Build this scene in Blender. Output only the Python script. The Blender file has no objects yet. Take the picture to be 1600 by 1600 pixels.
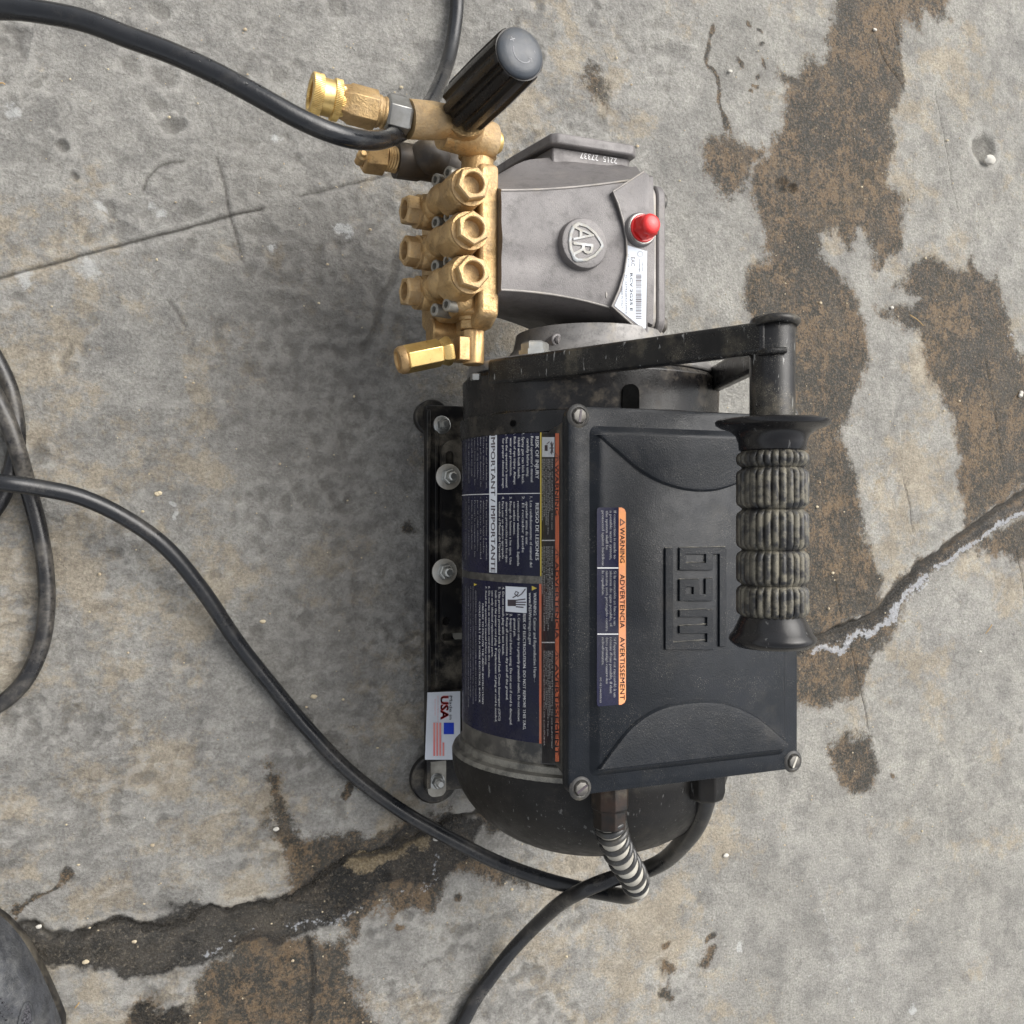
import bpy, bmesh, math, random
import numpy as np
from mathutils import Vector, Matrix, Quaternion
R = math.radians
rnd = random.Random(7)
scene = bpy.context.scene
COL = scene.collection
# ---------------------------------------------------------------- camera, sky, sun, exposure
TH = 22.0; F = 1480.0; HC = 673.0                    # tilt (deg), focal length in photo pixels, camera height (mm)
cd = bpy.data.cameras.new("camera"); cam = bpy.data.objects.new("camera", cd); COL.objects.link(cam)
cd.sensor_width = 36; cd.lens = F / 1600 * 36; cd.clip_start = 0.02; cd.clip_end = 100
cam.location = (0, 0, HC / 1000); cam.rotation_euler = (0, -R(TH), 0)
scene.camera = cam
SUN_EL, SUN_AZ = 52.0, 38.0                          # azimuth measured from +x towards +y
world = bpy.data.worlds.new("World"); scene.world = world; world.use_nodes = True
wn = world.node_tree.nodes; wl = world.node_tree.links
bgn = wn["Background"]; sky = wn.new("ShaderNodeTexSky"); sky.sky_type = 'NISHITA'; sky.sun_disc = False
sky.sun_elevation = R(SUN_EL); sky.sun_rotation = R(90 - SUN_AZ); sky.dust_density = 4.0; sky.air_density = 1.0
hs = wn.new("ShaderNodeHueSaturation"); hs.inputs["Saturation"].default_value = 0.20
wl.new(sky.outputs[0], hs.inputs["Color"]); wl.new(hs.outputs[0], bgn.inputs[0]); bgn.inputs[1].default_value = 0.15
sd = bpy.data.lights.new("sun", 'SUN'); sun = bpy.data.objects.new("sun", sd); COL.objects.link(sun)
sd.energy = 1.8; sd.angle = R(58); sd.color = (1.0, 0.955, 0.89)
sdir = Vector((math.cos(R(SUN_EL)) * math.cos(R(SUN_AZ)), math.cos(R(SUN_EL)) * math.sin(R(SUN_AZ)), math.sin(R(SUN_EL))))
sun.rotation_euler = sdir.to_track_quat('Z', 'Y').to_euler(); sun.location = (1, 1, 2)
vs = scene.view_settings; vs.view_transform = 'Standard'; vs.look = 'None'; vs.exposure = 0.80; vs.gamma = 1
# ---------------------------------------------------------------- pixel of the photo + height (mm) -> place (mm)
def W(px, py, Z):
    a = R(TH) + math.atan((px - 800) / F); D = HC - Z; X = D * math.tan(a)
    dep = X * math.sin(R(TH)) + D * math.cos(R(TH))
    return Vector((X, (800 - py) * dep / F, Z))
def Yof(py, X, Z): return (800 - py) * (X * math.sin(R(TH)) + (HC - Z) * math.cos(R(TH))) / F
# ---------------------------------------------------------------- materials
def lin(c): return tuple(((v / 255 + .055) / 1.055) ** 2.4 if v > 10 else v / 255 / 12.92 for v in c)
class NT:
    def __init__(s, name):
        s.m = bpy.data.materials.new(name); s.m.use_nodes = True; s.t = s.m.node_tree; s.p = s.t.nodes["Principled BSDF"]
        s.co = s.t.nodes.new("ShaderNodeTexCoord").outputs["Object"]
    def n(s, typ, **kw):
        nd = s.t.nodes.new(typ)
        for k, v in kw.items(): setattr(nd, k, v)
        return nd
    def set(s, sock, v):
        if isinstance(v, bpy.types.NodeSocket): s.t.links.new(v, sock)
        else:
            if sock.type == 'RGBA' and not hasattr(v, '__len__'): v = (v, v, v, 1)
            if sock.type == 'RGBA' and len(v) == 3: v = (*v, 1)
            sock.default_value = v
    def noise(s, scale, detail=4, rough=.55, co=None, dist=0, stretch=None, off=0):
        nd = s.n("ShaderNodeTexNoise"); c = co or s.co
        if stretch or off:
            mp = s.n("ShaderNodeMapping"); s.t.links.new(c, mp.inputs[0]); mp.inputs["Scale"].default_value = stretch or (1, 1, 1)
            mp.inputs["Location"].default_value = (off, off * .7, off * 1.3); c = mp.outputs[0]
        s.t.links.new(c, nd.inputs["Vector"]); nd.inputs["Scale"].default_value = scale; nd.inputs["Detail"].default_value = detail
        nd.inputs["Roughness"].default_value = rough; nd.inputs["Distortion"].default_value = dist
        return nd.outputs["Fac"]
    def mix(s, f, a, b, typ='MIX'):
        nd = s.n("ShaderNodeMix", data_type='RGBA', blend_type=typ); s.set(nd.inputs[0], f); s.set(nd.inputs[6], a); s.set(nd.inputs[7], b); return nd.outputs[2]
    def mixf(s, f, a, b):
        nd = s.n("ShaderNodeMix", data_type='FLOAT'); s.set(nd.inputs[0], f); s.set(nd.inputs[2], a); s.set(nd.inputs[3], b); return nd.outputs[0]
    def ma(s, op, a, b=0.0, c=None):
        nd = s.n("ShaderNodeMath", operation=op); s.set(nd.inputs[0], a); s.set(nd.inputs[1], b)
        if c is not None: s.set(nd.inputs[2], c)
        return nd.outputs[0]
    def ss(s, v, lo, hi, a=0.0, b=1.0):
        nd = s.n("ShaderNodeMapRange", interpolation_type='SMOOTHSTEP'); s.set(nd.inputs[0], v)
        for i, q in enumerate((lo, hi, a, b)): nd.inputs[i + 1].default_value = q
        return nd.outputs[0]
    def attr(s, name): return s.n("ShaderNodeAttribute", attribute_name=name).outputs["Fac"]
    def bump(s, h, st=.3, d=.001, prev=None):
        nd = s.n("ShaderNodeBump"); nd.inputs["Strength"].default_value = st; nd.inputs["Distance"].default_value = d
        s.t.links.new(h, nd.inputs["Height"])
        if prev: s.t.links.new(prev, nd.inputs["Normal"])
        return nd.outputs[0]
    def out(s, col=None, rough=None, metal=None, nor=None, spec=None, coat=None):
        for k, v in (("Base Color", col), ("Roughness", rough), ("Metallic", metal), ("Normal", nor), ("Specular IOR Level", spec), ("Coat Weight", coat)):
            if v is not None: s.set(s.p.inputs[k], v)
        return s.m
DUST = (.36, .31, .22)
def mk(name, c1, c2=None, rough=.5, metal=0.0, dust=0.0, nscale=60, bscale=900, bst=.15, bd=.0004, speck=0.0, dustc=DUST, dthr=.55, dsc=45, scr=0.0, coat=None, spec=None, grime=0.0):
    t = NT(name); c2 = c2 or tuple(v * .75 for v in c1)
    n1 = t.noise(nscale, 6, .6)
    col = t.mix(t.ss(n1, .35, .65), c1, c2)
    ro = t.ss(t.noise(nscale * 2.3, 5, .6, off=3), .3, .7, rough * .85, min(1, rough * 1.2))
    me = metal
    if grime > 0:
        gm = t.ss(t.noise(75, 10, .78, off=31), .48, .66, 0, grime); col = t.mix(gm, col, tuple(v * .32 for v in c2)); ro = t.mixf(gm, ro, .7)
        gm2 = t.ss(t.noise(650, 4, .7, off=35), .56, .72, 0, grime); col = t.mix(gm2, col, tuple(v * .25 for v in c2))
    if dust > 0:
        g = t.n("ShaderNodeNewGeometry"); sx = t.n("ShaderNodeSeparateXYZ"); t.t.links.new(g.outputs["Normal"], sx.inputs[0])
        up = t.ss(sx.outputs["Z"], -.2, .9, .35, 1)
        dm = t.ma('MULTIPLY', t.ss(t.noise(dsc, 9, .68, off=9), dthr - .06, dthr + .14), t.ma('MULTIPLY', up, dust))
        fine = t.ss(t.noise(1400, 3, .7, off=2), .3, .7, .55, 1)
        dm = t.ma('MULTIPLY', dm, fine)
        col = t.mix(dm, col, dustc); ro = t.mixf(dm, ro, .9)
        if metal > 0: me = t.mixf(dm, metal, 0.0)
    if speck > 0:
        sp = t.ss(t.noise(2600, 2, .5, off=5), .70 - .05 * speck, .78, 0, .6)
        sp = t.ma('MULTIPLY', sp, t.ss(t.noise(70, 4, .6, off=21), .42, .62))
        col = t.mix(sp, col, (.45, .42, .36))
    if scr > 0:
        sc = t.ss(t.noise(120, 3, .5, stretch=(4, .8, 4), off=14), .66, .70, 0, scr)
        col = t.mix(sc, col, (.3, .3, .29))
    nor = t.bump(t.noise(bscale, 3, .6), bst, bd)
    nor = t.bump(t.noise(90, 4, .6, off=6), bst * .6, bd * 2, nor)
    return t.out(col, ro, me, nor, coat=coat, spec=spec)
M = {}
M['blackpaint'] = mk('black_painted_steel', (.009, .009, .010), (.014, .014, .014), .30, 0, .30, speck=2.4, dthr=.58, scr=.7, spec=.26)
M['baseblack'] = mk('dusty_black_base', (.008, .008, .009), (.014, .013, .012), .34, 0, .70, dthr=.54, dustc=(.24, .21, .16), dsc=28, spec=.3)
M['lid'] = mk('grained_black_plastic', (.006, .0078, .0105), (.0085, .0105, .014), .34, 0, .05, speck=1.6, bscale=1300, bst=.55, bd=.0003, dthr=.60, dsc=30, spec=.20)
M['boxside'] = mk('dusty_box_side', (.018, .018, .018), (.03, .028, .025), .5, 0, .7, speck=1.5, dthr=.54)
M['bell'] = mk('satin_black_end_bell', (.009, .0085, .008), (.014, .013, .012), .42, 0, .18, dthr=.60, speck=.6, scr=.25, dustc=(.14, .12, .09), spec=.2)
M['skirt'] = mk('dusty_motor_band', (.02, .02, .019), (.06, .056, .05), .42, 0, .8, dthr=.50, dustc=(.26, .24, .20), dsc=70)
M['rim'] = mk('pale_dusty_rim', (.03, .029, .027), (.09, .086, .075), .36, 0, .7, nscale=25, dthr=.44, dustc=(.40, .38, .32), dsc=50)
M['bracket'] = mk('front_bracket_black', (.007, .007, .007), (.013, .012, .012), .26, 0, .45, dthr=.57, dustc=(.24, .2, .15), spec=.3)
M['alloy'] = mk('cast_alloy', (.24, .23, .22), (.17, .165, .16), .5, .35, .6, speck=.6, grime=.6)
M['pump'] = mk('grey_cast_pump', (.148, .138, .136), (.130, .122, .121), .46, .12, .22, speck=1.6, nscale=18, bscale=1500, bst=.5, bd=.0004, dthr=.60, dustc=(.30, .27, .22), grime=.4)
M['pumpedge'] = mk('worn_casting_edge', (.30, .28, .26), (.2, .19, .18), .5, .2, .5)
M['brass'] = mk('cast_brass', (.56, .385, .185), (.38, .25, .115), .42, .72, .70, nscale=45, bscale=700, bst=.55, bd=.0008, grime=.6, dustc=(.36, .28, .18), dthr=.50, dsc=35)
M['brassbright'] = mk('polished_brass', (.74, .53, .22), (.64, .44, .16), .30, .9, .35, grime=.3, bst=.08, dthr=.6)
M['brassdull'] = mk('weathered_brass', (.50, .33, .15), (.38, .25, .12), .42, .8, .45, bst=.3, grime=.6)
M['steel'] = mk('zinc_steel', (.46, .47, .45), (.33, .33, .31), .34, .85, .35, dthr=.56, dustc=(.35, .28, .19), dsc=110)
M['washer'] = mk('dusty_washer', (.50, .49, .45), (.40, .37, .32), .42, .55, .6, dthr=.5, dustc=(.40, .35, .26), dsc=80)
M['badge'] = mk('worn_badge_metal', (.30, .31, .32), (.22, .23, .23), .5, .35, .5, dthr=.5, dsc=120)
M['adapter'] = mk('plain_steel_hex', (.30, .30, .29), (.20, .195, .18), .36, .8, .3)
M['boltsteel'] = mk('dusty_bolt_steel', (.30, .30, .28), (.16, .155, .14), .42, .6, .6, dthr=.48)
M['edgedust'] = mk('settled_dust', (.16, .15, .125), (.05, .05, .045), .9, 0, 0, nscale=200)
M['darksteel'] = mk('oiled_dark_steel', (.13, .125, .115), (.07, .065, .06), .4, .7, .25)
M['iron'] = mk('dark_iron_fitting', (.035, .03, .026), (.06, .045, .03), .55, .3, .3)
M['rust'] = mk('rusty_hex', (.007, .0065, .006), (.028, .015, .009), .5, .4, .2)
M['grip'] = mk('grip_rubber', (.008, .008, .009), (.012, .011, .011), .24, 0, 0.0, scr=.2, bst=.06, spec=.34)
M['gripdust'] = mk('dusty_grip_rubber', (.010, .010, .011), (.016, .016, .016), .42, 0, .75, dthr=.47, dustc=(.21, .19, .14), dsc=170)
M['red'] = mk('red_plastic', (.60, .012, .012), (.48, .012, .012), .34, 0, 0, bst=.05, coat=.2)
M['labelwhite'] = mk('pale_rating_label', (.42, .46, .52), (.38, .42, .47), .4, 0, .1, bst=.02)
M['white'] = mk('white_sticker', (.64, .67, .72), (.58, .61, .65), .4, 0, .2, dthr=.62, bst=.02)
M['navy'] = mk('navy_sticker', (.006, .007, .030), (.008, .009, .025), .26, 0, .06, dthr=.62, bst=.04, speck=.5, spec=.22)
M['blacksticker'] = mk('black_sticker', (.012, .012, .016), (.018, .018, .02), .35, 0, .25, dthr=.6, bst=.04, speck=.8, spec=.25)
M['ink'] = mk('white_print', (.66, .66, .66), (.55, .55, .55), .4, 0, 0, bst=.0)
M['inkdim'] = mk('faded_print', (.36, .36, .37), (.22, .22, .23), .45, 0, 0, bst=.0)
M['inkblack'] = mk('black_print', (.03, .022, .03), (.05, .03, .04), .4, 0, 0, bst=.0)
M['inkgrey'] = mk('grey_print', (.16, .17, .19), (.28, .29, .31), .4, 0, 0, bst=.0)
M['inkred'] = mk('red_print', (.62, .05, .05), (.70, .11, .10), .4, 0, 0, bst=.0)
M['inkpink'] = mk('pink_red_print', (.70, .20, .19), (.74, .30, .27), .4, 0, 0, bst=.0)
M['inkblue'] = mk('blue_print', (.02, .05, .45), (.02, .06, .5), .4, 0, 0, bst=.0)
M['orange'] = mk('orange_print', (.74, .30, .10), (.70, .26, .12), .35, 0, .15, bst=.0)
M['orangered'] = mk('red_orange_print', (.60, .13, .05), (.50, .12, .05), .4, 0, .45, bst=.0)
M['yellow'] = mk('yellow_print', (.65, .48, .04), (.5, .38, .05), .4, 0, .2, bst=.0)
M['knob'] = mk('black_knob', (.009, .008, .0075), (.013, .011, .010), .28, 0, .04, bst=.1, spec=.25)
M['knobtop'] = mk('slate_knob_cap', (.035, .042, .052), (.045, .052, .062), .42, 0, .12, bscale=1300, bst=.2)
M['shoe'] = mk('grey_shoe_upper', (.045, .048, .055), (.02, .022, .026), .7, 0, .45, nscale=90, bscale=900, bst=1, bd=.001, dthr=.5, dustc=(.22, .22, .21))
M['shoemesh'] = mk('dark_knit_mesh', (.012, .012, .014), (.09, .09, .10), .85, 0, 0, nscale=1000, bscale=1100, bst=1, bd=.001, spec=.2)
M['pebble'] = mk('pale_pebble', (.50, .43, .30), (.36, .29, .2), .8, 0, 0, bscale=400, bst=.4)
M['pebblewhite'] = mk('white_chip', (.52, .50, .45), (.36, .34, .3), .8, 0, 0, bscale=400, bst=.4)
M['twig'] = mk('dry_straw', (.40, .27, .12), (.3, .2, .09), .8)
def cablemat(name, c, dust, wet):
    t = NT(name)
    n = t.noise(30, 7, .65); d = t.ma('MULTIPLY', t.ss(n, .48, .66), dust)
    fine = t.noise(500, 4, .6, off=4); d = t.ma('MULTIPLY', d, t.ss(fine, .3, .65, .3, 1))
    col = t.mix(d, c, (.20, .18, .15)); ro = t.mixf(d, t.ss(t.noise(60, 3, .5, off=8), .4, .6, .16 if wet else .24, .34), .8)
    nor = t.bump(t.noise(45, 6, .6, off=2), .35, .0014); nor = t.bump(t.noise(900, 3, .6), .12, .0004, nor)
    return t.out(col, ro, 0, nor, spec=.45)
M['cable'] = cablemat('black_rubber_cable', (.010, .011, .013), .16, False)
M['cabledusty'] = cablemat('dusty_black_cable', (.012, .012, .013), .40, False)
M['hose'] = cablemat('wet_black_hose', (.009, .010, .012), .10, True)
M['hosegrey'] = M['cable']
t = NT('water'); M['drop'] = t.out((.9, .9, .9), .03, 0); t.p.inputs["Transmission Weight"].default_value = 1; t.p.inputs["IOR"].default_value = 1.33
# coil: black ridges, pale dust in the grooves
M['coil'] = mk('dusty_coil_rubber', (.018, .019, .02), (.03, .03, .03), .28, 0, .15)
M['coildust'] = mk('packed_pale_dust', (.46, .44, .38), (.30, .28, .24), .9, 0, 0, bst=.4)
# ---------------------------------------------------------------- mesh tools (millimetres in, metres out)
ORG = {}
class MB:
    def __init__(s): s.bm = bmesh.new()
    def face(s, vs):
        try: return s.bm.faces.new(vs)
        except ValueError: return None
    def rings(s, rings, closed=True, cap0=True, cap1=True):
        vr = [[s.bm.verts.new(p) for p in r] for r in rings]
        n = len(vr[0])
        for a, b in zip(vr, vr[1:]):
            for i in range(n if closed else n - 1):
                j = (i + 1) % n; s.face((a[i], a[j], b[j], b[i]))
        if cap0 and closed: s.face(list(reversed(vr[0])))
        if cap1 and closed: s.face(vr[-1])
        return s
    def lathe(s, o, d, prof, seg=32, mod=None, phase=0.0, ref=None):
        o = Vector(o); d = Vector(d).normalized()
        q = Vector(ref) if ref else (Vector((0, 0, 1)) if abs(d.z) < .9 else Vector((1, 0, 0)))
        u = (q - d * q.dot(d)).normalized(); v = d.cross(u); rs = []
        for k, (r, h) in enumerate(prof):
            ring = []
            for i in range(seg):
                a = 2 * math.pi * i / seg + phase
                rr = max(r, .02) + (mod(a, k) if mod else 0)
                ring.append(o + d * h + u * (rr * math.cos(a)) + v * (rr * math.sin(a)))
            rs.append(ring)
        return s.rings(rs)
    def cyl(s, p0, p1, r0, r1=None, seg=32, ch=0.0, phase=0.0):
        p0 = Vector(p0); p1 = Vector(p1); L = (p1 - p0).length; r1 = r0 if r1 is None else r1
        pr = [(r0 - ch, 0), (r0, ch), (r1, L - ch), (r1 - ch, L)] if ch else [(r0, 0), (r1, L)]
        return s.lathe(p0, p1 - p0, pr, seg, phase=phase)
    def hexcap(s, o, d, r, h, hole=0.0, depth=4, phase=0.0):
        pr = [(r * .96, 0), (r, .6), (r, h - 1.2), (r * .9, h)]
        s.lathe(o, d, pr[:4], 6, phase=phase)
        return s
    def prism(s, poly, o, u, v, n, n0, n1):
        o, u, v, n = Vector(o), Vector(u), Vector(v), Vector(n)
        return s.rings([[o + u * a + v * b + n * n0 for a, b in poly], [o + u * a + v * b + n * n1 for a, b in poly]])
    def box(s, a, b):
        x0, y0, z0 = a; x1, y1, z1 = b
        return s.prism([(x0, y0), (x1, y0), (x1, y1), (x0, y1)], (0, 0, 0), (1, 0, 0), (0, 1, 0), (0, 0, 1), z0, z1)
    def tube(s, pts, r, seg=20, n=12, caps=True):
        P = spline(pts, n); rs = []; prev = None
        for i, p in enumerate(P):
            t = (P[min(i + 1, len(P) - 1)] - P[max(i - 1, 0)]).normalized()
            if prev is None: u = t.orthogonal().normalized()
            else: u = (prev - t * prev.dot(t)).normalized()
            prev = u; v = t.cross(u); rr = r(i / (len(P) - 1)) if callable(r) else r
            rs.append([p + u * (rr * math.cos(2 * math.pi * k / seg)) + v * (rr * math.sin(2 * math.pi * k / seg)) for k in range(seg)])
        return s.rings(rs, True, caps, caps)
    def ball(s, c, r, rx=1, ry=1, rz=1, sub=2, jit=0):
        res = bmesh.ops.create_icosphere(s.bm, subdivisions=sub, radius=1)
        for v in res['verts']:
            k = 1 + (rnd.uniform(-jit, jit) if jit else 0)
            v.co = Vector(c) + Vector((v.co.x * r * rx * k, v.co.y * r * ry * k, v.co.z * r * rz * k))
        return s
def spline(pts, n=12):
    P = [Vector(p) for p in pts]
    if len(P) < 3 or n <= 1: return P
    out = []; Q = [P[0] * 2 - P[1]] + P + [P[-1] * 2 - P[-2]]
    for i in range(1, len(Q) - 2):
        a, b, c, d = Q[i - 1:i + 3]
        for k in range(n):
            t = k / n
            out.append(.5 * ((2 * b) + (c - a) * t + (2 * a - 5 * b + 4 * c - d) * t * t + (3 * b - a - 3 * c + d) * t ** 3))
    out.append(P[-1]); return out
def rrect(x0, x1, y0, y1, r, n=5):
    pts = []
    for cx, cy, a0 in ((x1 - r, y1 - r, 0), (x0 + r, y1 - r, 90), (x0 + r, y0 + r, 180), (x1 - r, y0 + r, 270)):
        for k in range(n + 1):
            a = R(a0 + 90 * k / n); pts.append((cx + r * math.cos(a), cy + r * math.sin(a)))
    return pts
def finish(name, me, mat, parent, smooth, bevel, loc, rot, bseg):
    o = bpy.data.objects.new(name, me); COL.objects.link(o)
    if mat and not me.materials: me.materials.append(mat)
    if smooth is not None:
        me.polygons.foreach_set("use_smooth", [True] * len(me.polygons)); me.set_sharp_from_angle(angle=R(smooth))
    if bevel:
        b = o.modifiers.new("bevel", 'BEVEL'); b.width = bevel / 1000; b.segments = bseg; b.limit_method = 'ANGLE'; b.angle_limit = R(35); b.harden_normals = False
    if parent: o.parent = parent
    if loc is not None:
        base = ORG.get(parent, Vector((0, 0, 0))) if parent else Vector((0, 0, 0))
        o.location = (Vector(loc) - (base or Vector((0, 0, 0)))) / 1000
        ORG[o] = Vector((0, 0, 0)) if rot is not None else Vector(loc)
    if rot is not None: o.rotation_mode = 'QUATERNION'; o.rotation_quaternion = rot
    return o
def part(name, mb, mat, parent=None, smooth=38, bevel=None, loc=None, rot=None, bseg=2, origin=None):
    """Without loc: mesh given in world mm. With loc: mesh given in local mm and placed there."""
    me = bpy.data.meshes.new(name)
    if isinstance(mb, MB):
        bmesh.ops.remove_doubles(mb.bm, verts=mb.bm.verts, dist=.005); bmesh.ops.recalc_face_normals(mb.bm, faces=mb.bm.faces)
        mb.bm.to_mesh(me); mb.bm.free()
    else: me.from_pydata([tuple(v) for v in mb[0]], [], mb[1])
    off = Vector((0, 0, 0))
    if loc is None: off = Vector(origin) if origin is not None else (ORG.get(parent) or Vector((0, 0, 0)))
    me.transform(Matrix.Scale(.001, 4) @ Matrix.Translation(-off))
    o = finish(name, me, mat, parent, smooth, bevel, loc, rot, bseg)
    if loc is None:
        if origin is not None: o.location = (off - (ORG.get(parent) or Vector((0, 0, 0)))) / 1000
        ORG[o] = off
    return o
def dup(src, name, loc, parent, rot=None):
    o = src.copy(); COL.objects.link(o); o.parent = parent
    o.location = (Vector(loc) - ORG.get(parent, Vector((0, 0, 0)))) / 1000
    if rot is not None: o.rotation_quaternion = rot
    ORG[o] = Vector((0, 0, 0))
    for ch in list(src.children):
        c = ch.copy(); COL.objects.link(c); c.parent = o
    return o
def tag(o, label, cat=None, group=None, kind=None):
    if label: o['label'] = label
    if cat: o['category'] = cat
    if group: o['group'] = group
    if kind: o['kind'] = kind
    return o
def zto(d, spin=0): return Vector(d).normalized().to_track_quat('Z', 'Y') @ Quaternion((0, 0, 1), spin)
# text: 2D glyph meshes from the built-in font, then laid on a surface
TC = {}
def glyphs(s, bold=0.0, res=2):
    bold = bold if s == "USA" else 0.0
    k = (s, bold)
    if k in TC: return TC[k]
    cu = bpy.data.curves.new("t", 'FONT'); cu.body = s; cu.size = 1; cu.resolution_u = res; cu.offset = bold; cu.fill_mode = 'FRONT'
    ob = bpy.data.objects.new("t", cu); COL.objects.link(ob); dg = bpy.context.evaluated_depsgraph_get(); dg.update()
    me = bpy.data.meshes.new_from_object(ob.evaluated_get(dg))
    vs = [(v.co.x, v.co.y) for v in me.vertices]; fs = [tuple(p.vertices) for p in me.polygons]
    bpy.data.objects.remove(ob); bpy.data.curves.remove(cu); bpy.data.meshes.remove(me)
    TC[k] = (vs, fs); return TC[k]
def lay(lines, surf):
    """lines: (text, s0, s1, t, height, bold): s along the reading direction, t the baseline; surf(s, t) -> point"""
    V = []; Fs = []
    for (s, s0, s1, tb, h, bold) in lines:
        vs, fs = glyphs(s, bold)
        if not vs: continue
        x0 = min(v[0] for v in vs); x1 = max(v[0] for v in vs); b = len(V)
        for x, y in vs: V.append(surf(s0 + (x - x0) / (x1 - x0) * (s1 - s0), tb + y / .73 * h))
        Fs += [tuple(i + b for i in f) for f in fs]
        if bold > .005:      # heavier strokes: the same glyphs a hair further along
            b = len(V); dd = h * (.035 + bold)
            for x, y in vs: V.append(surf(s0 + (x - x0) / (x1 - x0) * (s1 - s0) + (dd if s1 > s0 else -dd), tb + y / .73 * h + .0004))
            Fs += [tuple(i + b for i in f) for f in fs]
    return V, Fs
def patch(s0, s1, t0, t1, surf, ns=2, nt=2):
    V = [surf(s0 + (s1 - s0) * i / ns, t0 + (t1 - t0) * j / nt) for i in range(ns + 1) for j in range(nt + 1)]
    return V, [(i * (nt + 1) + j, (i + 1) * (nt + 1) + j, (i + 1) * (nt + 1) + j + 1, i * (nt + 1) + j + 1) for i in range(ns) for j in range(nt)]
def join(*ms):
    V = []; Fs = []
    for v, f in ms:
        b = len(V); V += list(v); Fs += [tuple(i + b for i in q) for q in f]
    return V, Fs
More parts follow.
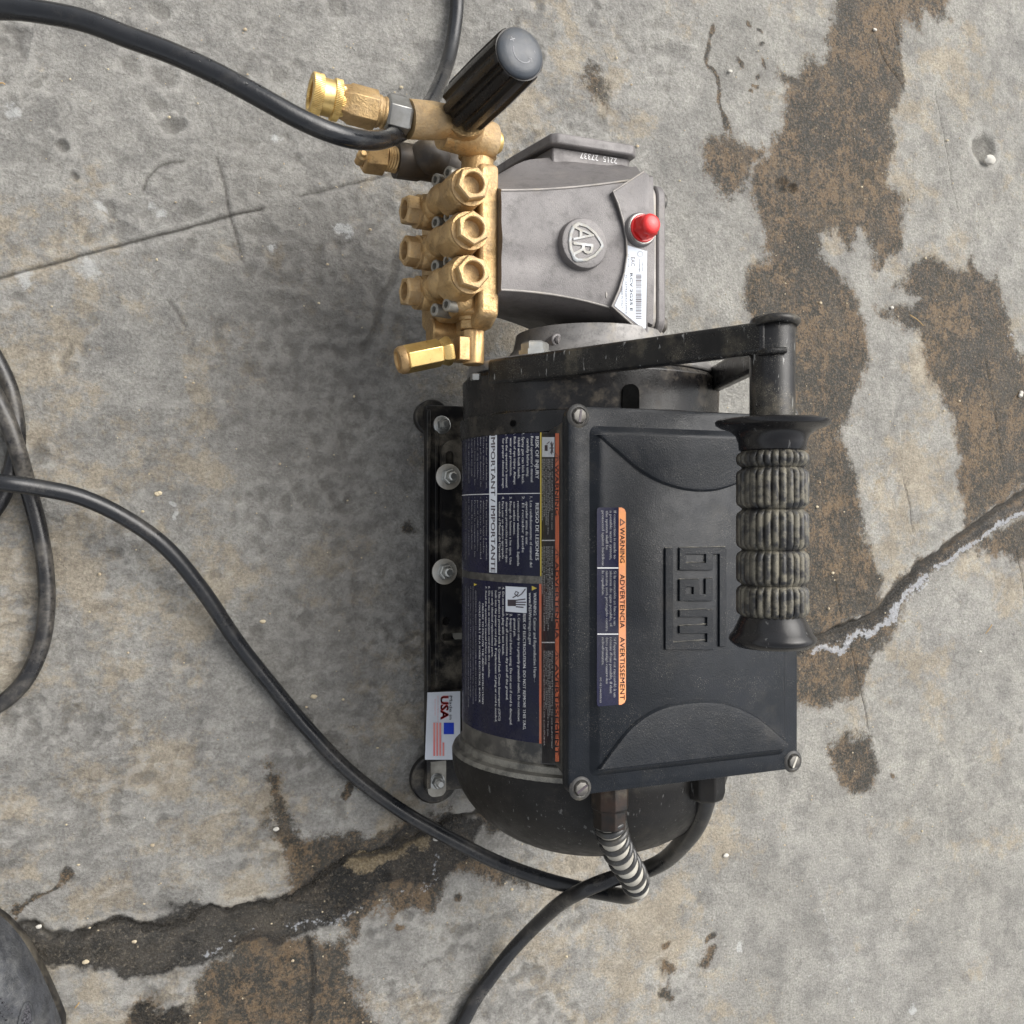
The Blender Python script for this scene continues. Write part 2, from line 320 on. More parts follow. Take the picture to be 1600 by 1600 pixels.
# ---------------------------------------------------------------- ground
def build_ground():
    def axis(a, b, step, far):
        core = np.arange(a, b + step / 2, step); ext = []; x = step
        d = 0.0
        while d < far: x *= 1.28; d += x; ext.append(d)
        ext = np.array(ext); return np.concatenate([(a - ext)[::-1], core, b + ext])
    xs = axis(-105, 850, 1.3, 2600); ys = axis(-525, 525, 1.3, 2600)
    nx, ny = len(xs), len(ys)
    def vn(scale, seed, kx=1.0, ky=1.0):
        rs = np.random.RandomState(seed); T = rs.rand(1024, 1024).astype(np.float32)
        gx = xs / scale * kx + 400.37; gy = ys / scale * ky + 400.71
        ix = np.floor(gx).astype(int); iy = np.floor(gy).astype(int); fx = gx - ix; fy = gy - iy
        fx = fx * fx * (3 - 2 * fx); fy = fy * fy * (3 - 2 * fy); ix %= 1023; iy %= 1023
        fx = fx[:, None]; fy = fy[None, :]
        return (T[np.ix_(ix, iy)] * (1 - fx) * (1 - fy) + T[np.ix_(ix + 1, iy)] * fx * (1 - fy) + T[np.ix_(ix, iy + 1)] * (1 - fx) * fy + T[np.ix_(ix + 1, iy + 1)] * fx * fy) - .5
    def fbm(scale, seed, octs=4, g=.5, kx=1.0, ky=1.0):
        out = 0; a = 1.0
        for o in range(octs): out = out + a * vn(scale / 2 ** o, seed + o, kx, ky); a *= g
        return out
    Xg = np.repeat(xs[:, None], ny, 1); Yg = np.repeat(ys[None, :], nx, 0)
    wx = fbm(22, 11, 4, .6) * 10; wy = fbm(22, 31, 4, .6) * 10
    Xw = (Xg + wx).astype(np.float32); Yw = (Yg + wy).astype(np.float32)
    def g2(p): v = W(p[0], p[1], 0); return (v.x, v.y)
    def pdist(pts, X=Xw, Y=Yw):
        P = [g2(p) for p in pts]; D = np.full(X.shape, 1e9, np.float32)
        for (ax, ay), (bx, by) in zip(P, P[1:]):
            dx, dy = bx - ax, by - ay; t = np.clip(((X - ax) * dx + (Y - ay) * dy) / (dx * dx + dy * dy + 1e-9), 0, 1)
            D = np.minimum(D, (X - ax - t * dx) ** 2 + (Y - ay - t * dy) ** 2)
        return np.sqrt(D)
    def poly(pts):
        P = [g2(p) for p in pts]; D = pdist(pts + [pts[0]]); ins = np.zeros(Xw.shape, bool)
        for (ax, ay), (bx, by) in zip(P, P[1:] + [P[0]]):
            if ay == by: continue
            c = ((ay > Yw) != (by > Yw)) & (Xw < (bx - ax) * (Yw - ay) / (by - ay) + ax); ins ^= c
        return np.where(ins, -D, D)
    def soft(sd, w): return np.clip(.5 - sd / (2 * w), 0, 1)
    def spots(L):
        m = np.zeros(Xw.shape, np.float32)
        for px, py, r in L:
            x, y = g2((px, py)); m = np.maximum(m, np.clip(1.1 - np.hypot(Xw - x, Yw - y) / (r * .46) * .6, 0, 1))
        return m
    stain = np.maximum.reduce([soft(poly(p), 9) for p in [
        [(1310, 0), (1312, -60), (1490, -60), (1482, 0), (1487, 20), (1466, 28), (1444, 12), (1441, 42), (1426, 25), (1409, 32), (1404, 80), (1412, 130), (1401, 155), (1398, 190), (1396, 250), (1388, 280), (1408, 300), (1415, 335), (1406, 380), (1390, 408), (1372, 416), (1362, 385), (1346, 358), (1330, 396), (1312, 356), (1286, 360), (1280, 395), (1305, 412), (1334, 455), (1352, 500), (1362, 560), (1345, 600), (1332, 640), (1318, 690), (1340, 760), (1352, 840), (1370, 880), (1390, 940), (1330, 985), (1258, 1005), (1200, 900), (1190, 600), (1175, 520), (1165, 480), (1172, 430), (1190, 410), (1205, 395), (1188, 350), (1172, 310), (1180, 262), (1200, 230), (1222, 190), (1224, 140), (1218, 108), (1238, 118), (1268, 82), (1285, 94), (1300, 50)],
        [(1094, 240), (1118, 208), (1150, 214), (1160, 224), (1182, 224), (1191, 234), (1175, 262), (1164, 305), (1132, 312), (1106, 282)],
        [(1395, 452), (1416, 440), (1420, 412), (1450, 396), (1482, 412), (1505, 428), (1517, 398), (1530, 420), (1558, 432), (1572, 480), (1582, 540), (1605, 572), (1640, 640), (1640, 740), (1600, 765), (1530, 812), (1506, 838), (1512, 800), (1504, 760), (1496, 690), (1490, 640), (1455, 602), (1438, 548), (1432, 522), (1396, 504), (1374, 480), (1420, 486), (1440, 470), (1420, 460)],
        [(1225, 1000), (1300, 985), (1400, 955), (1392, 992), (1362, 1020), (1346, 1080), (1330, 1098), (1280, 1108), (1225, 1092)],
        [(1520, 850), (1640, 790), (1640, 890), (1600, 872), (1560, 872), (1532, 866)],
        [(1294, 1172), (1322, 1148), (1362, 1154), (1372, 1200), (1364, 1242), (1334, 1246), (1312, 1222)],
        [(440, 1375), (446, 1345), (422, 1310), (416, 1270), (420, 1240), (411, 1214), (418, 1200), (432, 1202), (438, 1240), (456, 1292), (468, 1306), (500, 1300), (545, 1308), (600, 1298), (650, 1285), (700, 1262), (740, 1300), (720, 1340), (560, 1420), (440, 1420)],
        [(545, 1470), (552, 1530), (572, 1562), (600, 1640), (190, 1640), (205, 1582), (222, 1562), (250, 1562), (262, 1582), (300, 1580), (316, 1550), (322, 1500), (400, 1460)],
        [(500, 1400), (600, 1330), (700, 1310), (900, 1390), (700, 1360), (690, 1400), (668, 1432), (640, 1415), (612, 1440), (600, 1415), (560, 1440), (548, 1480)],
    ]] + [spots([(930, 130, 26), (1172, 35, 10), (1155, 95, 9), (1192, 50, 6), (1195, 75, 6), (1195, 98, 8), (1188, 115, 6), (1186, 135, 6), (1180, 147, 5), (1300, 28, 7), (640, 832, 15), (543, 1239, 7), (721, 1408, 8), (1105, 1497, 14), (1108, 1470, 8), (632, 1450, 7), (1398, 1204, 7), (1040, 1480, 10), (1050, 1510, 12), (1045, 1545, 14)])])
    for pl, w in (([(1120, 38), (1112, 62), (1111, 100), (1118, 135), (1128, 180), (1140, 208)], 3.2), ([(92, 1368), (70, 1388), (45, 1410), (25, 1436)], 2.6)):
        stain = np.maximum(stain, soft(pdist(pl) - w * .6, 2.2))
    stain = np.maximum(stain, spots([(92, 1370, 11)]))
    def shift(pl, dx, dy): return [(a + dx, b + dy) for a, b in pl]
    crackR = [(1660, 735), (1600, 770), (1560, 795), (1520, 822), (1480, 852), (1440, 884), (1405, 925), (1375, 955), (1350, 972), (1318, 985), (1262, 1000), (1180, 1040), (1100, 1120), (900, 1230), (760, 1262)]
    crackL = [(760, 1262), (700, 1284), (650, 1316), (600, 1332), (560, 1345), (520, 1358), (485, 1385), (455, 1408), (420, 1422), (380, 1412), (340, 1418), (290, 1438), (240, 1448), (180, 1452), (100, 1456), (40, 1448), (-60, 1450)]
    band = poly([(-80, 1445), (0, 1447), (60, 1452), (135, 1445), (170, 1432), (220, 1440), (265, 1420), (300, 1412), (345, 1408), (400, 1405), (450, 1398), (500, 1350), (560, 1330), (640, 1300), (700, 1268), (760, 1280), (740, 1320), (690, 1380), (640, 1376), (590, 1392), (560, 1412), (500, 1450), (430, 1480), (360, 1488), (320, 1500), (262, 1532), (205, 1541), (160, 1528), (130, 1508), (95, 1504), (60, 1515), (-80, 1520)])
    wet = np.maximum.reduce([soft(band, 5), soft(pdist(shift(crackR, 4, 8)) - 5, 7), soft(poly([(320, 1500), (305, 1560), (310, 1640), (222, 1640), (206, 1590), (222, 1566), (250, 1560), (262, 1580), (300, 1560)]), 6) * .9,
                            soft(pdist([(480, 1470), (486, 1510), (484, 1560), (490, 1620)]) - 2, 4)])
    stain = np.maximum(stain, soft(pdist(shift(crackR, 4, 9)) - 11, 8))
    inner = np.clip(soft(band, 9) * 2.2 - 1.1, 0, 1); inner = np.maximum(inner, (wet > .5) * (band > 4) * 1.0)
    sand_ = np.maximum(soft(poly([(535, 1362), (560, 1335), (585, 1328), (620, 1322), (690, 1298), (680, 1318), (640, 1330), (600, 1352), (560, 1372)]), 5), soft(poly([(1395, 700), (1385, 780), (1400, 840), (1372, 830), (1350, 760), (1360, 700)]), 14) * .55)
    dR = pdist(crackR[:11], Xg + wx * .4, Yg + wy * .4); dL = pdist(crackL, Xg + wx * .7, Yg + wy * .7)
    def shift(pl, dx, dy): return [(a + dx, b + dy) for a, b in pl]
    foam_glint = np.maximum(soft(pdist(shift(crackR[:11], 8, 20)) - 3.4, 4), soft(pdist([(1480, 880), (1452, 912), (1425, 940), (1395, 962)]) - 2.4, 4) * .85)  # foam along the cracks, with wet glints painted in as pale colour
    foam_glint = np.maximum(foam_glint, soft(pdist([(585, 1410), (545, 1424), (528, 1433), (470, 1445), (420, 1452), (360, 1470), (305, 1494)]) - 1.6, 4) * .86)
    foam_glint = np.maximum(foam_glint, soft(pdist([(690, 1330), (688, 1370), (640, 1390), (580, 1395), (540, 1412)]) - 2, 5) * .72)
    foam_glint = np.maximum(foam_glint, soft(pdist([(1575, 520), (1600, 548), (1640, 570)]) - 3, 6) * .8)
    foam_glint *= np.clip(.95 + fbm(20, 151, 2) * .9, .45, 1)
    white = spots([(15, 166, 15), (157, 312, 11), (235, 322, 8), (250, 333, 11), (437, 210, 11), (128, 425, 18), (35, 438, 15), (535, 362, 12), (430, 388, 9), (265, 790, 6), (272, 806, 6), (1150, 1480, 12), (1430, 1570, 14)])
    white = np.maximum(white, soft(pdist([(1278, 1370), (1285, 1410), (1295, 1450), (1310, 1490), (1330, 1560), (1345, 1640)], Xg + wx * .3, Yg + wy * .3) - 2.4, 4) * .72)
    for pl in ([(1500, 1270), (1520, 1400), (1540, 1510), (1550, 1640)], [(1440, 1500), (1455, 1560), (1465, 1620)], [(1230, 1542), (1265, 1524), (1300, 1505), (1400, 1450)]):
        white = np.maximum(white, soft(pdist(pl, Xg + wx * .15, Yg + wy * .15) - .7, 1.4) * .8)
    # geometry: relief, joints, cracks, pits
    rough = np.clip(1.0 - (Xg - 330) / 200, .25, 1.0)
    mound = fbm(260, 50, 2, .5) * 2.2
    mid = fbm(46, 60, 4, .55); fine = fbm(9, 70, 3, .55); aniso = fbm(34, 80, 4, .6, .55, 1.5)
    ridge = (.5 - np.abs(fbm(40, 120, 5, .6, 1.0, 1.7))) ; ridge = np.clip(ridge - .38, 0, 1) * 9
    Z = mound + (mid * 1.6 + fine * .65 + aniso * 1.3 - ridge * np.clip(fbm(120, 130, 2) + .15, 0, 1) * 1.6) * rough
    chip = np.clip(fbm(30, 90, 4, .6) - .28, 0, 1) * 5 * rough; Z -= chip
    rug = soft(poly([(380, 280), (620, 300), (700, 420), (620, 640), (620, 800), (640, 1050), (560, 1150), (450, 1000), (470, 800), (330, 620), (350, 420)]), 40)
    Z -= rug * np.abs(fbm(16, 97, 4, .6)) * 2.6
    crack = np.zeros_like(Z)
    def groove(pl, w, depth, ck=.8, X=None, Y=None):
        nonlocal Z, crack
        d = pdist(pl, Xg + wx * .12, Yg + wy * .12); g = np.exp(-(d / w) ** 2); Z = Z - g * depth; crack = np.maximum(crack, g * ck)
    groove([(-40, 446), (0, 434), (100, 407), (200, 379), (300, 354), (360, 337), (385, 331), (410, 325)], 1.3, 1.6, .75)
    groove([(470, 306), (520, 294), (560, 284), (640, 262)], 1.2, 1.2, .6)
    groove([(339, 245), (350, 290), (361, 335), (371, 372), (379, 405)], 1.2, 1.3, .6)
    groove([(265, 470), (280, 490), (290, 508)], 1.2, 1.2, .5)
    groove([(224, 296), (232, 276), (248, 260), (268, 252), (288, 251)], 1.2, 1.2, .6)
    groove([(1372, 60), (1380, 90), (1408, 130), (1414, 142)], 1.0, 1.2, .8)
    groove([(1380, -40), (1395, 30), (1405, 80), (1413, 140)], .8, 1, .6)
    groove([(1462, 140), (1470, 180), (1478, 220), (1490, 290), (1498, 330)], .8, .8, .55)
    groove([(1413, 745), (1422, 790), (1428, 832)], .9, 1, .6)
    groove([(1540, 560), (1555, 640), (1565, 720)], .9, 1, .5)
    groove([(1305, 900), (1315, 960)], .9, 1, .6)
    groove([(1330, 1010), (1342, 1060), (1352, 1100), (1358, 1140)], 1.0, 1, .8)
    groove([(620, 405), (615, 440), (596, 470), (590, 510), (570, 545)], 3.5, 2.4, .25)
    groove([(1590, 860), (1598, 900), (1606, 960)], 1, 1, .7)
    groove([(480, 1465), (487, 1500), (486, 1545), (484, 1600)], 1.6, 1.4, .8)
    g = np.exp(-(dR / 3.0) ** 2); Z -= g * 4; crack = np.maximum(crack, g * .95)
    g = np.exp(-(dL / 2.2) ** 2); Z -= g * 3.5; crack = np.maximum(crack, g * .9)
    Z -= soft(band, 12) * 2.0
    Z += foam_glint * (np.abs(fbm(5, 140, 3, .6)) * 3)
    for px, py, r, dep in ((62, 262, 27, .9), (115, 275, 5, 2.5), (100, 228, 8, 2.5), (275, 192, 12, 2), (170, 325, 12, 1.6), (205, 100, 14, 1.2), (262, 118, 16, 1.6), (520, 200, 9, 1.3), (250, 15, 14, 2), (1540, 232, 30, 6), (1222, 288, 14, 4), (1240, 295, 9, 4), (145, 500, 8, .8), (465, 470, 9, .8), (190, 68, 30, 1.0), (1595, 1140, 8, 1), (90, 78, 40, 1.2), (300, 328, 14, 1.2), (525, 8, 16, 2), (545, 690, 14, 1.5), (500, 720, 12, 1.2)):
        x, y = g2((px, py)); q = np.hypot(Xg + wx * .25 - x, Yg + wy * .25 - y) / (r * .46); b = 1 / (1 + np.exp((q - 1) * 7)); Z -= b * dep
        if dep > 2: crack = np.maximum(crack, b * .45)
    clear = (np.abs(Xg) < 4000)
    Z = Z - Z.max() * 0 - .5
    Z = np.clip(Z, -9, 2.2)
    def blur(A, k):
        for ax in (0, 1):
            P_ = np.pad(A, [(k, k) if ax == i else (0, 0) for i in (0, 1)], mode='edge'); c_ = np.cumsum(np.insert(P_, 0, 0, axis=ax), axis=ax)
            A = (np.take(c_, range(2 * k + 1, c_.shape[ax]), axis=ax) - np.take(c_, range(0, c_.shape[ax] - 2 * k - 1), axis=ax)) / (2 * k + 1)
        return A
    cav = Z - blur(Z, 5)  # height against local mean, drives the relief shading painted into the colour
    smooth = np.clip((Xg - 300) / 250, 0, 1)
    N = nx * ny
    co = np.empty((N, 3), np.float32); co[:, 0] = Xg.ravel(); co[:, 1] = Yg.ravel(); co[:, 2] = Z.ravel(); co *= .001
    idx = np.arange(N, dtype=np.int32).reshape(nx, ny)
    q = np.stack([idx[:-1, :-1], idx[1:, :-1], idx[1:, 1:], idx[:-1, 1:]], -1).reshape(-1, 4)
    me = bpy.data.meshes.new("concrete_ground"); me.vertices.add(N); me.vertices.foreach_set("co", co.ravel())
    me.loops.add(q.size); me.loops.foreach_set("vertex_index", q.ravel()); me.polygons.add(len(q))
    me.polygons.foreach_set("loop_start", np.arange(0, q.size, 4, dtype=np.int32)); me.polygons.foreach_set("use_smooth", np.ones(len(q), bool))
    me.update(calc_edges=True)
    for nm, A in (("stain", stain), ("wet", wet), ("foam_glint", foam_glint), ("white", white), ("crack", crack), ("trowel", smooth), ("rug", rug), ("cav", cav), ("stainedge", inner), ("sand", sand_)):
        a = me.attributes.new(nm, 'FLOAT', 'POINT'); a.data.foreach_set("value", np.ascontiguousarray(A, dtype=np.float32).ravel())
    o = bpy.data.objects.new("concrete_ground", me); COL.objects.link(o)
    tag(o, "worn grey concrete ground with damp brown stains and a wet crack", kind='structure')
    # material
    t = NT('worn_concrete')
    n1 = t.noise(9, 8, .62); n2 = t.noise(55, 8, .68, off=3); n3 = t.noise(420, 5, .7, off=5); n4 = t.noise(1500, 3, .7, off=7)
    ntan = t.noise(16, 15, .78, off=12); nt2 = t.noise(5, 3, .5, off=15)
    tro = t.attr("trowel")
    base = t.mix(t.ss(n1, .35, .65), (.262, .256, .238), (.335, .328, .305))
    base = t.mix(t.ma('MULTIPLY', tro, t.ss(t.noise(6, 5, .6, off=30), .3, .7, .2, .8)), base, (.345, .335, .30))
    base = t.mix(t.ss(n2, .46, .60, 0, .38), base, (.17, .165, .158))
    tan = t.ss(t.ma('ADD', ntan, t.ma('MULTIPLY', t.ma('SUBTRACT', nt2, .5), .55)), .53, .61, 0, .46)
    base = t.mix(tan, base, (.40, .325, .215))
    base = t.mix(t.ss(n3, .38, .62, 0, 1), t.mix(1.0, base, (.93, .93, .93), 'MULTIPLY'), t.mix(1.0, base, (1.06, 1.06, 1.06), 'MULTIPLY'))
    base = t.mix(t.ss(n4, .62, .76, 0, .5), base, (.5, .48, .43))
    base = t.mix(t.ss(t.noise(1100, 3, .7, off=19), .62, .74, 0, .6), base, (.10, .095, .085))
    hh = t.noise(520, 6, .72, off=80); fr = t.noise(26, 15, .80, off=81)
    base = t.mix(t.ss(fr, .40, .60), t.mix(1.0, base, (.84, .84, .84), 'MULTIPLY'), t.mix(1.0, base, (1.10, 1.10, 1.09), 'MULTIPLY'))
    base = t.mix(t.ss(hh, .36, .64), t.mix(1.0, base, (.80, .79, .78), 'MULTIPLY'), t.mix(1.0, base, (1.13, 1.13, 1.13), 'MULTIPLY'))
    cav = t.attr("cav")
    base = t.mix(t.ss(cav, -.60, -.08, .34, 0), base, (.085, .078, .066))  # hollows painted darker: relief shade along with settled dirt
    base = t.mix(t.ss(cav, .05, .5, 0, .35), base, (.48, .465, .43))  # crests painted lighter so the relief reads in the colour
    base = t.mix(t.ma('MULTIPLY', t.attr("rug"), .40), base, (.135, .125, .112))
    scr = t.ss(t.noise(34, 6, .7, stretch=(7, .55, 1), off=33), .62, .70, 0, .4); base = t.mix(t.ma('MULTIPLY', scr, tro), base, (.46, .44, .39))
    scr2 = t.ss(t.noise(20, 7, .7, stretch=(.8, 9, 1), off=53), .64, .71, 0, .35); base = t.mix(scr2, base, (.15, .14, .125))
    nb = t.ma('ADD', t.ma('MULTIPLY', t.noise(120, 9, .75, off=40), .7), t.ma('MULTIPLY', t.noise(600, 4, .7, off=44), .3))
    def edge(a, amt, lo=.46, hi=.56):
        return t.ss(t.ma('ADD', t.attr(a), t.ma('MULTIPLY', t.ma('SUBTRACT', nb, .5), amt)), lo, hi)
    st = t.ss(t.ma('ADD', t.attr('stain'), t.ma('ADD', t.ma('MULTIPLY', t.ma('SUBTRACT', nb, .5), 2.3), t.ma('MULTIPLY', t.ma('SUBTRACT', hh, .5), 1.0))), .28, .74)
    ns = t.ma('ADD', t.noise(85, 12, .82, off=50, stretch=(1.25, .85, 1)), t.ma('MULTIPLY', t.ma('SUBTRACT', t.noise(18, 4, .6, off=51), .5), .45))
    scol = t.mix(t.ss(t.ma('ADD', ns, t.ma('MULTIPLY', t.ma('SUBTRACT', t.noise(420, 6, .75, off=57), .5), .55)), .475, .565), (.017, .0155, .0115), (.145, .094, .048))
    scol = t.mix(t.ss(t.noise(30, 12, .80, off=60), .50, .58, 0, .72), scol, (.034, .031, .025))
    scol = t.mix(t.ss(hh, .50, .62, 0, .45), scol, (.21, .148, .082)); scol = t.mix(t.ss(hh, .38, .46, .5, 0), scol, (.022, .02, .016))
    col = t.mix(t.ma('MULTIPLY', st, .92), base, scol)
    we = edge("wet", 1.3, .40, .80)
    wcol = t.mix(t.ss(ns, .44, .66), (.0075, .007, .0055), (.040, .033, .024)); wcol = t.mix(t.ss(t.noise(16, 10, .75, off=66), .47, .60, 0, .55), wcol, (.062, .053, .042)); wcol = t.mix(t.ss(hh, .54, .64, 0, .6), wcol, (.20, .17, .125)); wcol = t.mix(t.ss(t.attr('stainedge'), .2, .8, .75, 0), wcol, (.010, .009, .008))
    col = t.mix(t.ma('MULTIPLY', we, .93), col, wcol)
    col = t.mix(t.ma('MULTIPLY', edge('sand', 2.6, .48, .72), .75), col, t.mix(t.ss(hh, .4, .6), (.17, .13, .075), (.34, .27, .165)))
    wh = t.ma('MULTIPLY', edge("white", 2.2, .45, .85), .55); col = t.mix(wh, col, (.60, .61, .60))
    ck = t.ma('MULTIPLY', t.ss(t.ma('ADD', t.attr("crack"), t.ma('MULTIPLY', t.ma('SUBTRACT', nb, .5), .5)), .3, .85), .85); col = t.mix(ck, col, (.03, .027, .022))
    fo = t.ss(t.ma('ADD', t.attr("foam_glint"), t.ma('MULTIPLY', t.ma('SUBTRACT', t.noise(380, 5, .65, off=70), .5), 1.6)), .50, .72); col = t.mix(t.ma('MULTIPLY', fo, .75), col, (.46, .475, .50))  # pale colour for foam and for painted wet glints
    ro = t.ss(n3, .3, .7, .72, .95); ro = t.mixf(st, ro, t.ss(n3, .4, .6, .50, .80)); ro = t.mixf(we, ro, t.ss(n3, .35, .65, .10, .34)); ro = t.mixf(fo, ro, .25)
    h = t.ma('ADD', t.ma('MULTIPLY', hh, 1.0), t.ma('MULTIPLY', n4, .25))
    nor = t.bump(h, .95, .0026); nor = t.bump(t.noise(55, 9, .72, off=85), .7, .006, nor)
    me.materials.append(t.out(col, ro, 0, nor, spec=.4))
build_ground()
# ---------------------------------------------------------------- the pressure washer
AX, AZ = 278.0, 120.0
root = bpy.data.objects.new("electric_pressure_washer", None); COL.objects.link(root); root.location = (AX / 1000, -.06, 0); root.empty_display_size = .05
ORG[root] = Vector((AX, -60, 0))
tag(root, "black electric motor with grey pump, brass head and ribbed carry handle, standing on the concrete", "pressure washer")
# base plate: pressed channel with lips, slotted rail, feet, bolts
m = MB(); m.prism(rrect(199, 357, -204, 78, 4), (0, 0, 0), (1, 0, 0), (0, 1, 0), (0, 0, 1), 9, 12)
m.box((199, -200, 12.003), (202, 74, 17)); m.box((354, -200, 12.003), (357, 74, 17)); m.box((206, -140, 12.003), (209, 60, 13.6))
part("base_plate", m, M['baseblack'], root, bevel=.9)
def holed(outer, holes, th):
    cu = bpy.data.curves.new("c", 'CURVE'); cu.dimensions = '2D'; cu.fill_mode = 'BOTH'; cu.extrude = th / 2
    for pl in [outer] + holes:
        sp = cu.splines.new('POLY'); sp.points.add(len(pl) - 1); sp.use_cyclic_u = True
        for q, (a, b) in zip(sp.points, pl): q.co = (a, b, 0, 1)
    ob = bpy.data.objects.new("c", cu); COL.objects.link(ob); dg = bpy.context.evaluated_depsgraph_get(); dg.update()
    me = bpy.data.meshes.new_from_object(ob.evaluated_get(dg)); V = [v.co.copy() for v in me.vertices]; Fs = [tuple(p.vertices) for p in me.polygons]
    bpy.data.objects.remove(ob); bpy.data.meshes.remove(me); return V, Fs
def circ(x, y, r, n=16): return [(x + r * math.cos(2 * math.pi * k / n), y + r * math.sin(2 * math.pi * k / n)) for k in range(n)]
b1 = W(700, 745, 20); b2 = W(694, 893, 20); h1 = W(697, 971, 20); sl = W(706, 995, 20); s1 = W(703, 722, 20)
V, Fs = holed(rrect(209, 347, -97, 52, 8), [circ(h1.x, h1.y, 3), rrect(sl.x - 8, sl.x + 26, sl.y - 2.6, sl.y + 2.6, 2.5), rrect(s1.x - 3, s1.x + 3, s1.y - 12, s1.y + 8, 2.9)], 4)
part("slotted_motor_bracket", ([v + Vector((0, 0, 18)) for v in V], Fs), M['baseblack'], root, bevel=.6)
for xa in (212, 338):
    m = MB(); m.box((xa, -94, 12.1), (xa + 6, 50, 16)); part("bracket_rib", m, M['baseblack'], root, bevel=.5)
# pale dust lying in the tray below the holes
m = MB(); m.prism(rrect(219.5, 300, -95, -60, 6), (0, 0, 0), (1, 0, 0), (0, 1, 0), (0, 0, 1), 12.1, 13.2); part("dust_layer", m, M['coildust'], root)
foot = None
for (px, py, r, hh) in ((676, 652, 13, 8.9), (680, 1217, 18, 8.9), (0, 0, 13, 8.9), (0, 1, 18, 8.9)):
    if px: c = W(px, py, 8)
    else: c = Vector((345, 70 if py == 0 else -196, 8))
    m = MB(); m.lathe((0, 0, 0), (0, 0, 1), [(r * .85, -8), (r, -6.5), (r, -.5), (r * .93, .6)], 36)
    part("rubber_foot", m, M['baseblack'], root, loc=(c.x, c.y, 8.3), rot=Quaternion())
def bolt_assembly(loc, rw, rn, hs_, rs, wmat=None):
    m = MB(); m.lathe((0, 0, 0), (0, 0, 1), [(rw, 0), (rw, 1.2), (rw - .5, 1.6), (rs, 1.7)], 36)
    w = part("washer", m, wmat or M['washer'], root, loc=loc, rot=Quaternion())
    m = MB(); m.lathe((0, 0, 1.5), (0, 0, 1), [(rn * 1.15, 0), (rn * 1.15, 1), (rn, 1.2), (rn, 5.2), (rn * .85, 6)], 6, phase=rnd.random())
    part("hex_nut", m, M['steel'], w, loc=(0, 0, 0))
    m = MB(); m.lathe((0, 0, 6), (0, 0, 1), [(rs, 0)] + [(rs - (.35 if k % 2 else 0), k * .6) for k in range(1, int(hs_ / .6))] + [(rs * .7, hs_)], 18)
    part("threaded_stud", m, M['steel'], w, loc=(0, 0, 0))
    return w
bolt_assembly((b1.x, b1.y, 20.1), 9.3, 5.4, 7, 3.2); bolt_assembly((b2.x, b2.y, 20.1), 9.3, 5.4, 7, 3.2)
c = W(690, 664, 12); bolt_assembly((c.x, c.y, 12.1), 6.6, 4.6, 5, 2.7, M['steel'])
c = W(682, 1220, 12); bolt_assembly((c.x, c.y, 12.1), 5.8, 4.6, 5, 2.9, M['steel'])
m = MB(); c = W(676, 1217, 12); m.prism(rrect(201, c.x + 10, c.y - 13, c.y + 17, 5), (0, 0, 0), (1, 0, 0), (0, 1, 0), (0, 0, 1), 12.05, 12.9)
part("dusty_corner_plate", m, M['coildust'], root)
# Made in USA sticker on the base edge
zs = 17.6
p0 = W(665, 1082, zs); p1 = W(722, 1186, zs)
m = MB(); m.box((p0.x + 1, p1.y, 12.1), (p1.x + 8, p0.y, zs - .25)); part("sticker_step", m, M['baseblack'], root, bevel=.4)
def flat(px, py, dz=.25):   # plane just above the sticker step
    v = W(px, py, zs); return Vector((v.x, v.y, zs + dz))
m = MB(); q = [flat(668, 1082, 0), flat(719, 1080, 0), flat(719, 1187, 0), flat(664, 1187, 0)]
m.rings([[v + Vector((0, 0, -.2)) for v in q], [v + Vector((0, 0, .1)) for v in q]]); st_usa = part("origin_sticker", m, M['white'], root)
sf = lambda s, tt: flat(tt, s, .3)
part("lettering", lay([("Made in", 1087, 1124, 702, 4.8, .012)], sf), M['inkgrey'], st_usa, smooth=None)
part("red_lettering", lay([("USA", 1087, 1124, 688.5, 12.5, .03)], sf), M['inkred'], st_usa, smooth=None)
part("small_print", lay([("with domestic and global components", 1087, 1128, 683.5, 1.8, 0), ("and materials", 1092, 1118, 679, 1.8, 0)], sf), M['inkpink'], st_usa, smooth=None)
part("flag_stripes", join(*[patch(1129, 1181 if k else 1181, 677 + k * 4.7 - .2, 679.8 + k * 4.7, sf, 1, 1) for k in range(3)], patch(1160, 1181, 691.2, 694, sf, 1, 1)), M['inkpink'], st_usa, smooth=None)
part("flag_canton", patch(1129, 1147, 693.2, 709, sf, 1, 1), M['inkblue'], st_usa, smooth=None)
# motor: front bracket, housing, band, end bell
def mot(prof, seg=96, mod=None):
    m = MB(); m.lathe((AX, 0, AZ), (0, 1, 0), prof, seg, mod); return m
RH = 83.0
part("motor_housing", mot([(60, -160), (RH - 1, -160), (RH - 1, -158), (RH, -157), (RH, 46), (70, 46.5)]), M['skirt'], root)
def notch(a, k): return 0
part("motor_band", mot([(RH + .3, -144), (RH + 1.6, -145), (RH + 2.4, -148.5), (RH + 5.5, -149.5), (RH + 6.5, -152), (RH + 5.5, -156), (RH - 2, -157)], 260, notch), M['rim'], root)
prof = [(88.5, -150.5), (89.5, -152)]
for k in range(1, 19):
    a = k / 18 * math.pi / 2; prof.append((89.5 * math.cos(a) ** .80, -155 - 59 * math.sin(a) ** 1.1))
part("end_bell", mot(prof), M['bell'], root, smooth=60)
m = mot([(60, 45), (RH + .8, 45.5), (RH + 1.5, 48), (RH + 1.2, 58), (RH - 1, 58.6), (RH - .2, 82), (RH - 3, 85), (50, 85.5)], 96)
fb = part("front_bracket", m, M['bracket'], root, bevel=.5)
def surfc(ang, y, r): return Vector((AX + r * math.cos(ang), y, AZ + r * math.sin(ang)))
